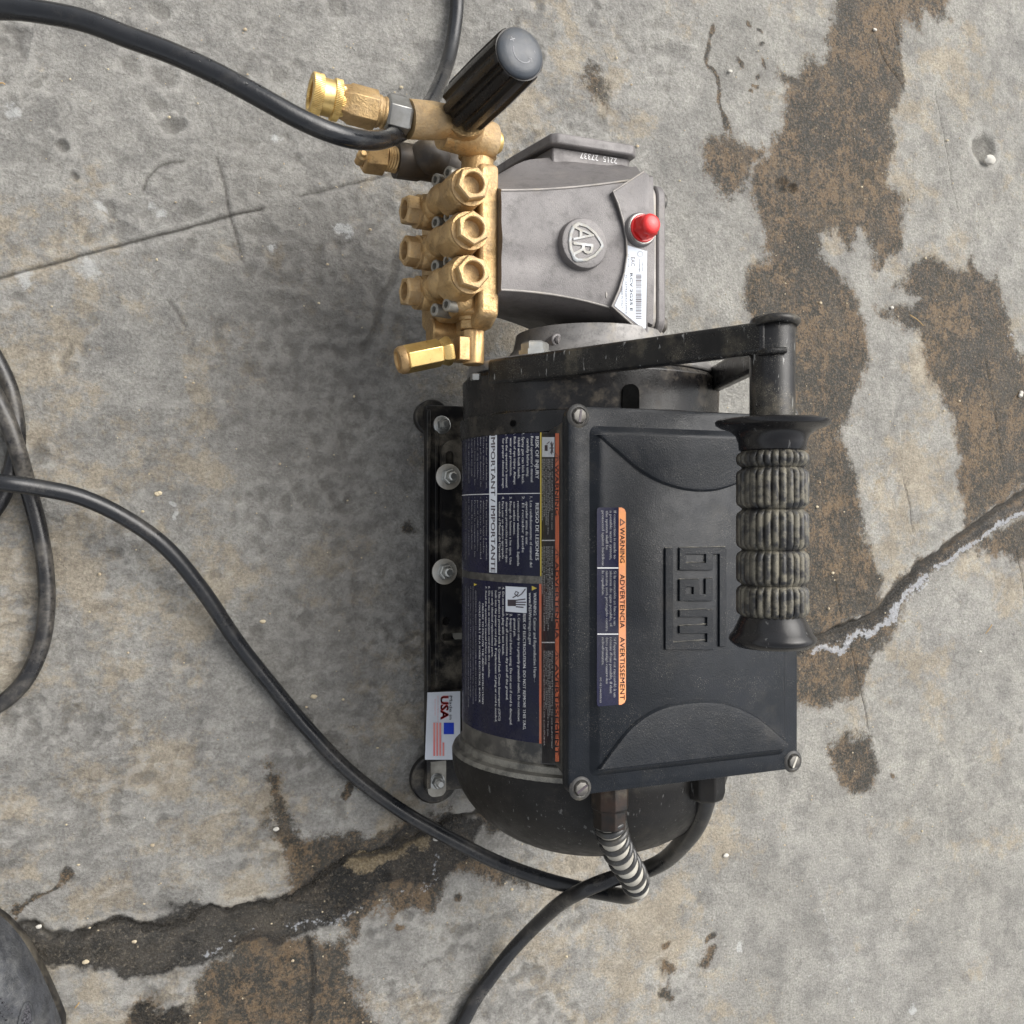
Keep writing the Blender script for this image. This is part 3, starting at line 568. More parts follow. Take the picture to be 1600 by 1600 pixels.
def cang(px, r=RH + .2):
    tphi = math.tan(R(TH) + math.atan((px - 800) / F)); zc = HC - AZ
    a = 1 + tphi ** 2; b = -2 * (AX * tphi + zc); cc = AX ** 2 + zc ** 2 - r * r; q = b * b - 4 * a * cc
    D = (-b - math.sqrt(max(q, 0))) / (2 * a); return math.atan2((HC - D) - AZ, D * tphi - AX) % (2 * math.pi)
# ventilation slot and drain hole as solid plates, their inner shade painted near-black
for (px, py, w, l) in ((985, 625, 5, 9), (804, 662, 1.9, 1.9)):
    a = cang(px, RH); y = Yof(py, AX + RH * math.cos(a), AZ + RH * math.sin(a)); nrm = Vector((math.cos(a), 0, math.sin(a)))
    m = MB(); u = Vector((-math.sin(a), 0, math.cos(a)))
    m.prism(rrect(-w, w, -l, l, w * .98, 7), surfc(a, y, RH + .4), u, (0, 1, 0), nrm, -.6, .55 if w > 3 else 1.6)
    part("vent_slot", m, mk('slot_shade_black', (.003, .003, .003), None, .95, spec=.05), fb)
# stickers on the housing
def Sm(r):   # s: photo row, t: photo column of the sticker -> point on the housing
    def f(s, tt):
        a = cang(tt, r) if tt > 719 else cang(723, r) + (719 - tt) * .02
        p = surfc(a, 0, r); return Vector((p.x, Yof(s, p.x, p.z), p.z))
    return f
def cyl_lines(lines, r):
    """(text, row0, row1, column of the centre, letter height mm, bold) -> glyphs bent round the housing"""
    V = []; Fs = []
    for (s, y0, y1, px, h, bold) in lines:
        a0 = cang(px, r); p = surfc(a0, 0, r); Y0 = Yof(y0, p.x, p.z); Y1 = Yof(y1, p.x, p.z)
        v, f = lay([(s, Y0, Y1, -h / 2, h, bold)], lambda q, tt: surfc(a0 - tt / r, q, r)); b = len(V); V += v; Fs += [tuple(i + b for i in q) for q in f]
    return V, Fs
A_l = R(212); A_r = cang(846)
def cpatch(a0, a1, y0, y1, r, n=30): return patch(a0, a1, y0, y1, lambda s, tt: surfc(s, tt, r), n, 1)
Yl = lambda py: Yof(py, 219, 170)
def cshell(a0, a1, y0, y1, r):
    v1, f1 = cpatch(a0, a1, y0, y1, r)
    return v1, f1
s1_ = part("safety_sticker", cshell(A_l, A_r, Yl(677), Yl(899), RH + .12), M['navy'], root)
s2_ = part("electrocution_sticker", cshell(A_l, A_r, Yl(911), Yl(1157), RH + .12), M['navy'], root)
r2 = RH + .26
def band(px0, px1, py0, py1, r=RH + .22): 
    a0, a1 = cang(px0), cang(px1); return cpatch(a0, a1, Yl(py0), Yl(py1), r, 6)
part("white_title_band", band(764.5, 776.5, 677, 897), M['white'], s1_)
part("yellow_edge_line", band(844, 846, 677, 899), M['yellow'], s1_)
part("divider_line", cpatch(A_l, A_r, Yl(771.8), Yl(770.6), RH + .20), M['ink'], s1_)
part("title_lettering", cyl_lines([("IMPORTANT / IMPORTANTE", 679, 894, 770.5, 4.0, .012)], RH + .34), M['inkblack'], s1_, smooth=None)
en = [("RISK OF INJURY", 682, 748, 839.5, 2.3, .03), ("1. Read operator's manual", 675, 753, 831.5, 1.75, .01), ("carefully before using.", 685, 745, 825, 1.75, .01), ("2. Spray gun can kick back.", 675, 756, 817.5, 1.75, .01), ("Hold with both hands.", 684, 748, 811, 1.75, .01), ("3. Risk of eye injury. Always", 675, 757, 804.5, 1.75, .01), ("wear eye protection.", 684, 744, 798.5, 1.75, .01), ("4. See the operator's manual", 675, 761, 792, 1.75, .01), ("for proper chemical usage.", 685, 764, 786.5, 1.75, .01)]
es = [("RIESGO DE LESIONES", 786, 875, 839.5, 2.3, .03), ("1. Lea cuidadosamente el manual del", 776, 886, 830, 1.75, .01), ("operador antes de usar.", 784, 852, 823.5, 1.75, .01), ("2. El rociador puede", 775, 863, 817.5, 1.75, .01), ("retroceder violentamente. Sujétela", 783, 884, 810, 1.75, .01), ("con ambas manos.", 784, 836, 804, 1.75, .01), ("3. Riesgo de lesiones a los ojos. Use", 776, 882, 798, 1.75, .01), ("siempre protección para los ojos.", 784, 880, 792, 1.75, .01), ("4. Para usar un químico apropiado", 776, 873, 786, 1.75, .01), ("consulte el Manual del Operador.", 784, 878, 781, 1.75, .01)]
part("lettering", cyl_lines(en + es, r2), M['ink'], s1_, smooth=None)
sm = []
for k, s in enumerate(["• For indoor and outdoor use.", "Store indoors.", "• Never pull to disconnect the", "cord or drag machine.", "• Protect from freezing. Do", "not run with no water supply.", "• Use only approved detergents", "in this machine."]): sm.append((s, 676 + (k % 2) * 6, 764 - (k * 13) % 23, 760.5 - k * 4.6, 1.6, .006))
for k, s in enumerate(["• Para uso interior y exterior.", "almacene bajo techo.", "• Evite tirar de la unidad", "por el cable eléctrico.", "• Proteja la máquina de las", "heladas. No la haga funcionar", "sin agua. Use solamente", "detergentes apropiados."]): sm.append((s, 776 + (k % 2) * 6, 876 - (k * 11) % 19, 760.5 - k * 4.6, 1.6, .006))
part("small_print", cyl_lines(sm, r2), M['inkdim'], s1_, smooth=None)
# lower sticker
part("orange_edge_line", band(842.5, 846, 911, 1157), M['orangered'], s2_)
part("pictogram_panel", band(790, 823, 917, 957), M['white'], s2_)
low = [("WARNING: Cancer and Reproductive Harm—", 926, 1066, 836, 1.9, .008), ("www.P65Warnings.ca.gov", 926, 1007, 828.5, 1.9, .008), ("RISK OF ELECTROCUTION. DO NOT REMOVE THIS TAG.", 959, 1140, 819.5, 1.95, .025), ("1. Connect only to a properly grounded outlet. Do not remove", 960, 1127, 811, 1.8, .01), ("ground pin.", 966, 995, 804.5, 1.8, .01), ("2. Inspect cord before using. Do not use if cord is damaged.", 959, 1133, 798.5, 1.8, .01), ("3. Keep all connections dry and off the ground.", 958, 1094, 792.5, 1.8, .01), ("4. Do not touch plug with wet hands.", 917, 1024, 786.5, 1.8, .01), ("5. This product is provided with a Ground Fault Circuit Interrupter (GFCI)", 917, 1126, 780.5, 1.8, .01), ("built into the power cord plug. If replacement of plug or cord is needed,", 923, 1128, 775, 1.8, .01), ("use only identical replacement parts.", 923, 1027, 769.5, 1.8, .01), ("6. Do not use an extension cord with this machine.", 916, 1059, 764.5, 1.8, .01), ("7. Read the operator's manual before using.", 916, 1039, 759.5, 1.8, .01), ("FAILURE TO FOLLOW THE ABOVE INSTRUCTIONS", 943, 1100, 754.5, 1.8, .025), ("COULD RESULT IN A SEVERE ELECTRICAL SHOCK.", 940, 1099, 749.5, 1.8, .025)]
part("lettering", cyl_lines(low, r2), M['ink'], s2_, smooth=None)
sm = [("ADVERTENCIA: RIESGO DE ELECTROCUCIÓN. NO QUITE ESTA ETIQUETA.", 922, 1096, 743.5, 1.5, .01), ("Conecte solamente a un tomacorriente con conexión a tierra. Inspeccione", 916, 1100, 739.5, 1.4, .0), ("el cordón antes de usar. No use si el cordón está dañado o mojado.", 916, 1090, 735.5, 1.4, 0), ("NO SEGUIR LAS INSTRUCCIONES PUEDE CAUSAR UNA DESCARGA GRAVE", 920, 1105, 731.8, 1.4, .01), ("AVERTISSEMENT: Ne pas toucher la fiche avec les mains mouillées.", 916, 1085, 728, 1.4, 0)]
part("small_print", cyl_lines(sm, r2), M['inkdim'], s2_, smooth=None)
def tri(py, px, h): 
    f = Sm(r2 + .05); return [f(py, px - h / 2), f(py + h * .9, px - h / 2), f(py + h * .45, px + h / 2)], [(0, 1, 2)]
for a_ in ((915.5, 835, 8), (911, 743, 5)): part("warning_triangle", tri(*a_), M['yellow'], s2_, smooth=None)
# pictogram: a hand, lightning and a plug cord
f = Sm(r2 + .1)
def strip(pts, w):
    V = []; 
    for i, p in enumerate(pts):
        a = Vector(pts[min(i + 1, len(pts) - 1)]) - Vector(pts[max(i - 1, 0)]); n_ = Vector((-a[1], a[0])).normalized() * w / 2
        V += [(p[0] + n_[0], p[1] + n_[1]), (p[0] - n_[0], p[1] - n_[1])]
    return [f(y, x) for x, y in V], [(2 * i, 2 * i + 1, 2 * i + 3, 2 * i + 2) for i in range(len(pts) - 1)]
pic = [strip([(806, 938), (821, 936)], 1.8), strip([(806, 941), (822, 941)], 1.8), strip([(806, 944.5), (821, 945)], 1.8), strip([(806, 948), (818, 949)], 1.8), strip([(793, 942), (806, 942)], 10), strip([(801, 934), (808, 930), (810, 926), (806, 924), (804, 928), (809, 932), (815, 928), (821, 920)], 1.6)]
part("pictogram", join(*pic), M['inkblack'], s2_, smooth=None)
# terminal box
m = MB(); secs = []
for z, inx, iny in ((140, -5, -3), (172, -3, -2), (200, 3, 0), (228.9, 9.0, 2.0)):
    secs.append([(x, y, z) for x, y in rrect(217 - inx, 339 + inx, -139 - iny, 48 + iny, 7)])
m.rings(secs); part("terminal_box", m, M['boxside'], root, smooth=50)
m = MB(); LX0, LX1, LY0, LY1 = 207.0, 351, -145.5, 54.5
for_z = [(229, .6), (230, 0), (234.5, 0), (236.2, .6), (237, 2.0)]
m.rings([[(x, y, z) for x, y in rrect(LX0 + i, LX1 - i, LY0 + i, LY1 - i, 7)] for z, i in for_z])
pan = [(237.0, 12.0), (237.6, 12.8), (240.2, 15.2), (240.9, 16.6)]
m.rings([[(x, y, z - .02) for x, y in rrect(LX0 + i, LX1 - i * .8, LY0 + i * .8, LY1 - i * .85, 4)] for z, i in pan], cap0=False)
lid = part("terminal_box_lid", m, M['lid'], root, smooth=35)
ZL = 240.9
def Lp(px, py, dz=0): v = W(px, py, ZL); return Vector((v.x, v.y, ZL + dz))
def lens(pts, edge):
    arc = spline([Lp(*p) for p in pts], 10); m = MB(); 
    e0 = [Vector((p.x, edge, 0)) for p in arc]
    def ring(sh, z):
        out = []
        sgn = 1 if edge > 0 else -1
        for p in arc: out.append(Vector((p.x, min(p.y + sh, edge - .2) if sgn > 0 else max(p.y - sh, edge + .2), ZL + z)))
        for p in reversed(arc): out.append(Vector((p.x, edge, ZL + z)))
        return out
    m.rings([ring(0, -.3), ring(.1, .3), ring(1.2, 1.5), ring(3.0, 1.75)]); return m
part("raised_lens", lens([(926, 674), (960, 704), (1000, 737), (1040, 758), (1085, 768), (1130, 764), (1180, 740), (1232, 690)], 39.6), M['lid'], lid, smooth=25)
part("raised_lens", lens([(932, 1204), (960, 1165), (990, 1130), (1030, 1105), (1080, 1095), (1130, 1097), (1180, 1118), (1228, 1158)], -131.2), M['lid'], lid, smooth=25)
rects = ((145, 240, 210, 1480), (240, 665, 1385, 1480), (665, 740, 985, 1480), (320, 665, 985, 1070), (320, 665, 1180, 1275), (320, 735, 785, 870), (320, 400, 600, 785), (400, 495, 600, 695), (495, 570, 600, 785), (645, 735, 590, 785), (320, 905, 205, 285), (320, 405, 285, 395), (320, 735, 395, 485), (650, 735, 285, 395), (820, 905, 285, 1440))
bx = sorted({v for r_ in rects for v in r_[:2]}); by = sorted({v for r_ in rects for v in r_[2:]}); m = MB(); gv = {}
def gvx(i, j):
    if (i, j) not in gv: p_ = Lp(1020 + bx[i] / 8, 830 + by[j] / 8); gv[i, j] = m.bm.verts.new((p_.x, p_.y, ZL + 1.2))
    return gv[i, j]
for i in range(len(bx) - 1):
    for j in range(len(by) - 1):
        mx, my = (bx[i] + bx[i + 1]) / 2, (by[j] + by[j + 1]) / 2
        if any(r_[0] < mx < r_[1] and r_[2] < my < r_[3] for r_ in rects): m.face((gvx(i, j), gvx(i, j + 1), gvx(i + 1, j + 1), gvx(i + 1, j)))
ex_ = bmesh.ops.extrude_face_region(m.bm, geom=m.bm.faces[:])
for g_ in ex_['geom']:
    if isinstance(g_, bmesh.types.BMVert): g_.co.z -= 1.5
emb = part("square_letter_emblem", m, M['lid'], lid, bevel=.3, bseg=2)
for r_ in rects:
    for (x_, y_, u_, v_) in ((r_[0], r_[2], r_[1], r_[2]),):
        if any(q is not r_ and q[0] <= (x_ + u_) / 2 <= q[1] and q[2] <= y_ - 6 <= q[3] for q in rects): continue
        a_, b_ = Lp(1020 + (x_ + 4) / 8, 830 + y_ / 8), Lp(1020 + (u_ - 4) / 8, 830 + y_ / 8); m = MB()
        m.tube([Vector((a_.x + (b_.x - a_.x) * k / 8, a_.y + .12 + rnd.uniform(-.1, .1), ZL + .12)) for k in range(9)], lambda q: .22 + .12 * math.sin(q * 9 + x_), 6, 2); part("dust_line", m, M['edgedust'], emb, smooth=60)
def screw(px, py):
    c = W(px, py, 237.5); m = MB(); m.lathe((0, 0, 0), (0, 0, 1), [(4.0, -1.5), (4.0, .8), (3.5, 1.6), (3.2, 1.7)], 8)
    o = part("lid_screw", m, M['darksteel'], lid, loc=(c.x, c.y, 237.2), rot=Quaternion((0, 0, 1), rnd.random()))
    m = MB(); m.box((-3.3, -.55, 1.72), (3.3, .55, 1.9)); part("screw_slot", m, M['coildust'] if px > 1000 else M['inkblack'], o, loc=(0, 0, 0), rot=Quaternion((0, 0, 1), rnd.uniform(.3, 1.4)))
    m = MB(); m.lathe((0, 0, 0), (0, 0, 1), [(6.4, -.6), (5.6, .3), (4.6, .5), (4.2, .2)], 20); part("screw_seat", m, M['boxside'], o, loc=(0, 0, 0))
for p in ((905, 650), (908, 1232), (1240, 1190), (1236, 652)): screw(*p)
# sticker on the lid
ls = lambda s, tt, dz=.45: Lp(tt, s, dz)
c0 = Lp(932.5, 1104); c1 = Lp(966.5, 793); c2 = Lp(977.5, 793)
m = MB(); m.prism([(x, y) for x, y in rrect(c0.x, c1.x + 1, c0.y, c1.y, 1.5)], (0, 0, 0), (1, 0, 0), (0, 1, 0), (0, 0, 1), ZL - .1, ZL + .2)
s3 = part("backflow_sticker", m, M['navy'], root)
m = MB(); pl = [(c1.x, c0.y), (c2.x - 2.5, c0.y), (c2.x - .8, c0.y + .8), (c2.x, c0.y + 2.5), (c2.x, c1.y - 2.5), (c2.x - .8, c1.y - .8), (c2.x - 2.5, c1.y), (c1.x, c1.y)]
m.prism(pl, (0, 0, 0), (1, 0, 0), (0, 1, 0), (0, 0, 1), ZL - .08, ZL + .3); part("orange_strip", m, M['orange'], s3)
part("title_lettering", lay([("WARNING", 824, 879, 968.3, 7.6, .012), ("ADVERTENCIA", 897, 981, 968.3, 7.6, .012), ("AVERTISSEMENT", 995, 1093, 968.3, 7.6, .012)], ls), M['inkblack'], s3, smooth=None)
def ltri(k): 
    a, b, c_ = (822, 968.3), (810, 968.3), (816, 976.5); 
    return [ls(*p) for p in (a, b, c_)] + [ls(816 + (p[0] - 816) * .6, 971 + (p[1] - 971) * .6) for p in (a, b, c_)], [(0, 1, 4, 3), (1, 2, 5, 4), (2, 0, 3, 5)]
part("warning_triangle", ltri(0), M['inkblack'], s3, smooth=None)
tx = [("If connection is made to", 798, 873, 958.5), ("a potable water system,", 798, 874, 952.3), ("the system shall be", 798, 859, 946.1), ("protected against backflow.", 798, 885, 939.9), ("Si la conexión se hace a un", 892, 977, 958.5), ("sistema de agua potable, el", 892, 978, 952.3), ("sistema será protegido contra", 892, 986, 946.1), ("la expulsión.", 892, 930, 939.9), ("Si l'appareil est raccordé à un", 996, 1089, 958.5), ("réseau d'eau potable, il doit", 996, 1083, 952.3), ("être protégé contre les", 996, 1068, 946.1), ("refoulements.", 996, 1039, 939.9)]
part("lettering", lay([(s, a, b, tt, 4.3, .012) for s, a, b, tt in tx] + [("94-4158680532", 1058, 1098, 936.5, 3.2, .01)], lambda s, tt: ls(s, tt, .3)), M['ink'], s3, smooth=None)
for a_ in (886.5, 989.8): part("divider_line", patch(a_, a_ + 1.8, 933, 966, lambda s, tt: ls(s, tt, .26), 1, 1), M['ink'], s3, smooth=None)
# sticker on the left wall of the box
def Bw(s, tt, d=.25):   # tt: photo column on the wall (848 bottom .. 884 top)
    z = 178 + (tt - 848) / 34.5 * 44
    x = 217 - np.interp(z, [172, 200, 228.9], [-3, 3, 9.0]); x = float(x) - d
    return Vector((x, Yof(s, x, z), z))
s4 = part("explosion_sticker", patch(677, 1192, 846, 882.5, lambda s, tt: Bw(s, tt, .15), 1, 8), M['blacksticker'], root)
part("orange_strip", patch(677, 1190, 874.5, 881.5, lambda s, tt: Bw(s, tt, .25), 1, 2), M['orangered'], s4)
part("pictogram_panel", patch(683, 714, 848, 873, lambda s, tt: Bw(s, tt, .25), 1, 4), M['white'], s4)
f = lambda s, tt: Bw(s, tt, .35)
def bl(pts, w):
    V = []
    for i, p in enumerate(pts):
        a = Vector(pts[min(i + 1, len(pts) - 1)]) - Vector(pts[max(i - 1, 0)]); n_ = Vector((-a[1], a[0])).normalized() * w / 2; V += [(p[0] + n_[0], p[1] + n_[1]), (p[0] - n_[0], p[1] - n_[1])]
    return [f(y, x) for x, y in V], [(2 * i, 2 * i + 1, 2 * i + 3, 2 * i + 2) for i in range(len(pts) - 1)]
part("pictogram", join(bl([(854, 700), (860, 700)], 9), bl([(858, 694), (864, 690)], 1.2), bl([(864, 700), (872, 700)], 1.6), bl([(866, 692), (871, 708)], 1.6), bl([(866, 708), (871, 692)], 1.6), bl([(868, 690), (868, 710)], 1.4)), M['inkblack'], s4, smooth=None)
part("title_lettering", lay([("⚠WARNING", 707, 805, 874.6, 6.6, .02), ("⚠ADVERTENCIA", 857, 998, 874.6, 6.6, .02), ("⚠AVERTISSEMENT", 1015, 1180, 874.6, 6.6, .02)], lambda s, tt: Bw(s, tt, .36)), M['inkblack'], s4, smooth=None)
bt = [("RISK OF EXPLOSION: Do not", 717, 828, 868.5), ("spray flammable liquids.", 717, 800, 864.5), ("RISK OF ELECTROCUTION: Do", 717, 835, 860.5), ("not spray electrical apparatus", 717, 820, 857), ("RISK OF INJECTION OR", 717, 808, 852.5), ("SEVERE INJURY to persons.", 717, 815, 849),
      ("RIESGO DE EXPLOSION: No", 854, 970, 868.5), ("rocíe líquidos inflamables.", 854, 968, 864.5), ("RIESGO DE ELECTROCUCION:", 854, 985, 860.5), ("No rocíe el cableado", 854, 975, 857), ("RIESGO DE INYECCION O LESION", 854, 985, 852.5), ("grave a las personas.", 854, 930, 849),
      ("RISQUE D'EXPLOSION: Ne pas pulvériser", 1017, 1170, 868.5), ("de liquides inflammables.", 1017, 1120, 864.5), ("RISQUE D'ELECTROCUTION: Ne pas", 1017, 1150, 860.5), ("asperger le câblage.", 1017, 1110, 857), ("RISQUE D'INJECTION OU DE COUPURES", 1017, 1165, 852.5)]
part("lettering", lay([(s, a, b, tt - .8, 3.0, .01) for s, a, b, tt in bt], f), M['ink'], s4, smooth=None)
for a_ in (843.5, 1003): part("divider_line", patch(a_, a_ + 1.7, 846, 874, f, 1, 4), M['ink'], s4, smooth=None)
# carry handle: two flat legs, tube, ribbed grip
def leg(p0, p1, y0, y1, th):
    p0 = Vector(p0); p1 = Vector(p1); d = (p1 - p0).normalized(); n_ = Vector((-d.z, 0, d.x))
    m = MB(); Y = [(y0[0], y1[0]), (y0[1], y1[1])]
    rs = []
    for p, (ya, yb) in ((p0, y0), (p1, y1)):
        rs.append([Vector((p.x, ya, p.z)) + n_ * th / 2, Vector((p.x, yb, p.z)) + n_ * th / 2, Vector((p.x, yb, p.z)) - n_ * th / 2, Vector((p.x, ya, p.z)) - n_ * th / 2])
    return m.rings(rs)
HX, HZ = 278.0, 309.0
part("handle_leg", leg((201, 0, 142), (271.5, 0, 314), (75.5, 91), (72.5, 87.5), 7), M['blackpaint'], root, bevel=2.2, bseg=3)
part("handle_leg", leg((357, 0, 122), (286.5, 0, 309), (75.5, 91), (72.5, 87.5), 7), M['blackpaint'], root, bevel=2.0, bseg=3)
m = MB(); m.lathe((HX, 0, HZ), (0, 1, 0), [(8.8, 30), (10.4, 31), (10.4, 89), (9.6, 90.2), (4, 90.6)], 40); part("handle_tube", m, M['blackpaint'], root, smooth=50)
m = MB(); m.tube([(267, 87, 312), (270, 88.3, 318), (277, 88.6, 320.6), (285, 88.3, 317.5), (288, 87.5, 311)], 2.0, 10, 6); m.tube([(268.5, 73, 312), (270, 73.3, 317.5), (277, 73.6, 320.2)], 1.5, 10, 6); part("weld_bead", m, M['blackpaint'], root, smooth=60)
def gy(py): return Yof(py, HX, HZ)
gp = [(10.5, gy(656)), (25.5, gy(656) - .2), (26.3, gy(659)), (26.0, gy(664)), (24, gy(668)), (19.5, gy(673)), (16.8, gy(681)), (15.6, gy(692)), (15.3, gy(703)), (13.8, gy(706))]
m = MB(); m.lathe((HX, 0, HZ), (0, 1, 0), gp, 80); grip = part("grip", m, M['grip'], root, smooth=60)
def rib(a, k):
    s = abs(math.sin(a * 14)) ** .55; sm_ = 1 if (math.cos(a - 4.95) < .985) else 0
    return 1.8 * (s - .8) * (1 if k in RK else .15) * (1 if sm_ else .25)
segs = [(706, 729), (733, 793), (798, 857), (861, 912), (915, 962)]
for i, (a, b) in enumerate(segs):
    y0, y1 = gy(a), gy(b); RK = (2, 3, 4, 5); rr = 16.2
    pr = [(13.6, y0 + .8), (14.4, y0), (rr - .5, y0 - 1.2), (rr, y0 - 2.6), (rr, y1 + 2.6), (rr - .5, y1 + 1.2), (14.4, y1), (13.6, y1 - .8)]
    m = MB(); m.lathe((HX, 0, HZ), (0, 1, 0), pr, 408, rib); part("grip_rib_ring", m, M['gripdust'], grip, smooth=50)
gp = [(13.6, gy(958)), (14.5, gy(962)), (15.6, gy(970)), (16.6, gy(978)), (18.2, gy(988)), (19.6, gy(994)), (20.0, gy(999)), (19.0, gy(1004)), (16.5, gy(1010)), (8, gy(1012.5)), (.1, gy(1013))]
m = MB(); m.lathe((HX, 0, HZ), (0, 1, 0), gp, 80); part("grip_end", m, M['grip'], grip, smooth=60)
m = MB(); m.lathe((HX, 0, HZ), (0, 1, 0), [(13.5, gy(706)), (13.7, gy(962))], 60); part("grip_core", m, M['gripdust'], grip, smooth=60)
# pump flange and adapter
m = MB(); m.lathe((AX, 0, AZ), (0, 1, 0), [(70, 85.2), (79, 85.6), (80, 86.5), (80, 91), (78, 92), (66, 93.5), (56, 97), (50, 104), (48, 114)], 80); part("pump_flange", m, M['alloy'], root, bevel=.6)
c = W(840, 552, 165); m = MB(); m.lathe((c.x, c.y + 1, c.z - 4), (0, 1, 0), [(9.5, -3), (9.5, 1), (8.2, 1.2), (8.2, 5), (7.2, 6)], 6, phase=.2); part("flange_bolt", m, M['steel'], root)
m = MB(); m.cyl((c.x, 86, c.z - 4), (c.x, c.y - 1, c.z - 4), 11, 10, 24); part("bolt_boss", m, M['alloy'], root, bevel=.8)
m = MB(); c = W(745, 592, 130); m.cyl((c.x, c.y - 1, c.z), (c.x, c.y + 3, c.z), 4, 4, 6, .5); part("flange_bolt", m, M['steel'], root)
m = MB(); c = W(866, 533, 150); m.cyl((c.x, c.y - 2, c.z - 8), (c.x + 1, c.y, c.z + 4), 5, 4.4, 20, .6); m.cyl((c.x, c.y, c.z + 4), (c.x + 1, c.y, c.z + 5), 2.6, 2.6, 16); part("drain_boss", m, M['pump'], root)
# pump crankcase
X0, X1 = 201.5, 300.0
def sec(x, k=0):
    t_ = (x - X0) / (X1 - X0); e = t_ * t_ * (3 - 2 * t_)
    cl = Yof(450 + 10 * t_ + 48 * t_ * t_, x, 162); cu = Yof(293 + 4 * t_ - 20 * t_ * t_, x, 162)
    zt = 158 + 6 * e; zs = zt - 9
    sl_ = cl - 3 - 1 * e; su = cu + 9 + 3 * e
    S_ = lambda v: (lambda w: w * w * (3 - 2 * w))(max(0, min(1, v)))
    fl = 6 + 14 * S_((t_ + .05) / .42) * (1 - .72 * S_((t_ - .5) / .5))
    pts = [(sl_ + 8 * (1 - e), 70), (sl_ - .5, 105), (sl_, zs), (cl - 1.0, zt - 3.2), (cl, zt - 1.0)]
    n = 16
    for i in range(1, n):
        q = i / n; y = cl + (cu - cl) * q
        dome = 1.8 * math.sin(math.pi * q)
        lobes = .9 * (1 - e) * math.cos((q - .5) * math.pi * 5) * math.sin(math.pi * q)
        pts.append((y, zt - 1.0 + dome + lobes))
    pts += [(cu, zt - 1.0), (cu + 1.6, zt - 3), (cu + 5, zs - 3 - 2 * e), *((su + 1 + fl * q_, zs - 8 - (zs - 8 - 120) * q_ ** .6) for q_ in (.06, .18, .35, .55, .78, 1)), (su + 1 + fl, 105), (su, 70)]
    return [(x, y, z) for y, z in pts], cl, cu, zt
m = MB(); secs = [sec(X0 + (X1 - X0) * i / 20)[0] for i in range(21)]; m.rings(secs); ph = part("pump_housing", m, M['pump'], root, smooth=42)
for which in (1, 2):
    pts = []
    for i in range(0, 19):
        x = X0 + (X1 - X0) * i / 20; s_ = sec(x); pts.append((x, s_[which], s_[3] - .9))
    m = MB(); m.tube(pts, .75, 8, 3); part("casting_seam", m, M['pumpedge'], ph, smooth=60)
# side bearing cover with stamped number
m = MB(); zc = 128; xl = W(862, 215, zc).x; xr = W(995, 228, zc).x; xk = W(812, 258, 90).x
pl = [(xk - 6, 55), (xk - 2, 84), (xl, zc - 2), (xl + 4, zc + 1), (xr - 3, zc + 1), (xr + 1, zc - 3), (xr + 2, 55)]
m.prism([(a, b) for a, b in pl], (0, 0, 0), (1, 0, 0), (0, 0, 1), (0, 1, 0), 233, 240); cov = part("bearing_cover", m, M['pump'], root, bevel=1.2)
pl2 = [(xk - 2, 55), (xk + 3, 82), (xl + 3, zc - 5), (xr - 4, zc - 5), (xr - 1, zc - 8), (xr - 1, 55)]
m = MB(); m.prism(pl2, (0, 0, 0), (1, 0, 0), (0, 0, 1), (0, 1, 0), 205, 233); part("cover_neck", m, M['pump'], cov, bevel=1)
xt = W(964, 245, zc - 5).x
def nk(s, tt): return Vector((xt - s, 231.8 - tt, zc - 4.8))
part("stamped_number", lay([("2215  27337", 0, 27, 0, 3.9, .004)], nk), M['ink'], cov, smooth=None)
for px, py in ((874, 206), (980, 220)):
    c = W(px, py, 122); m = MB(); m.cyl((c.x, 240, c.z - 6), (c.x, 243.5, c.z - 6), 4.5, 4.5, 20, .6); part("cover_bolt", m, M['steel'], cov)
# rear cover
m = MB(); m.prism(rrect(112, 204, 62, 161, 9), (300.3, 0, 0), (0, 1, 0), (0, 0, 1), (1, 0, 0), 0, 3.2); rc = part("rear_cover_gasket", m, M['pumpedge'], root, bevel=.5)
m = MB(); m.prism(rrect(111, 205, 61, 162, 9), (300.3, 0, 0), (0, 1, 0), (0, 0, 1), (1, 0, 0), 3.4, 9.5); rc = part("rear_cover", m, M['pump'], root, bevel=1.4)
for y, z in ((197, 150), (119, 150), (197, 74), (119, 74)):
    m = MB(); m.lathe((309.5, y, z), (1, 0, 0), [(5.5, 0), (5.5, 5), (4.8, 6)], 18); part("cover_bolt", m, M['darksteel'], rc)
# raised name panel with arc edge
ZP = 166.2
def Pp(px, py, z=ZP): return W(px, py, z)
arcp = [(958, 299), (966, 318), (974, 345), (979, 372), (980, 398), (976, 425), (968, 452), (956, 478)]
ring = [Pp(*p) for p in arcp] + [Pp(1003, 520), Pp(1012, 520), Pp(1014, 272), Pp(1006, 268)]
m = MB(); cen = Vector((Pp(985, 400).x + 6, Pp(985, 400).y, 0))
def inset(p, k): d_ = Vector((cen.x - p.x, cen.y - p.y, 0)).normalized(); return p + d_ * k
m.rings([[Vector((p.x, p.y, 155)) for p in ring], [Vector((p.x, p.y, ZP - .5)) for p in ring], [Vector((inset(p, .7).x, inset(p, .7).y, ZP)) for p in ring]])
np_ = part("raised_name_panel", m, M['pump'], root)
m = MB(); m.tube([Vector((p.x, p.y, ZP - .2)) for p in [Pp(1003, 520)] + [Pp(*p) for p in reversed(arcp)] + [Pp(1006, 268)]], .6, 8, 1); part("panel_edge", m, M['pumpedge'], np_, smooth=60)
pl = [Pp(979.5, 383), Pp(1008, 392), Pp(1011, 392), Pp(1009, 513), Pp(1004, 513), Pp(960, 478)] + [Pp(968 + 2.5, 455), Pp(976, 430), Pp(980.5, 400)]
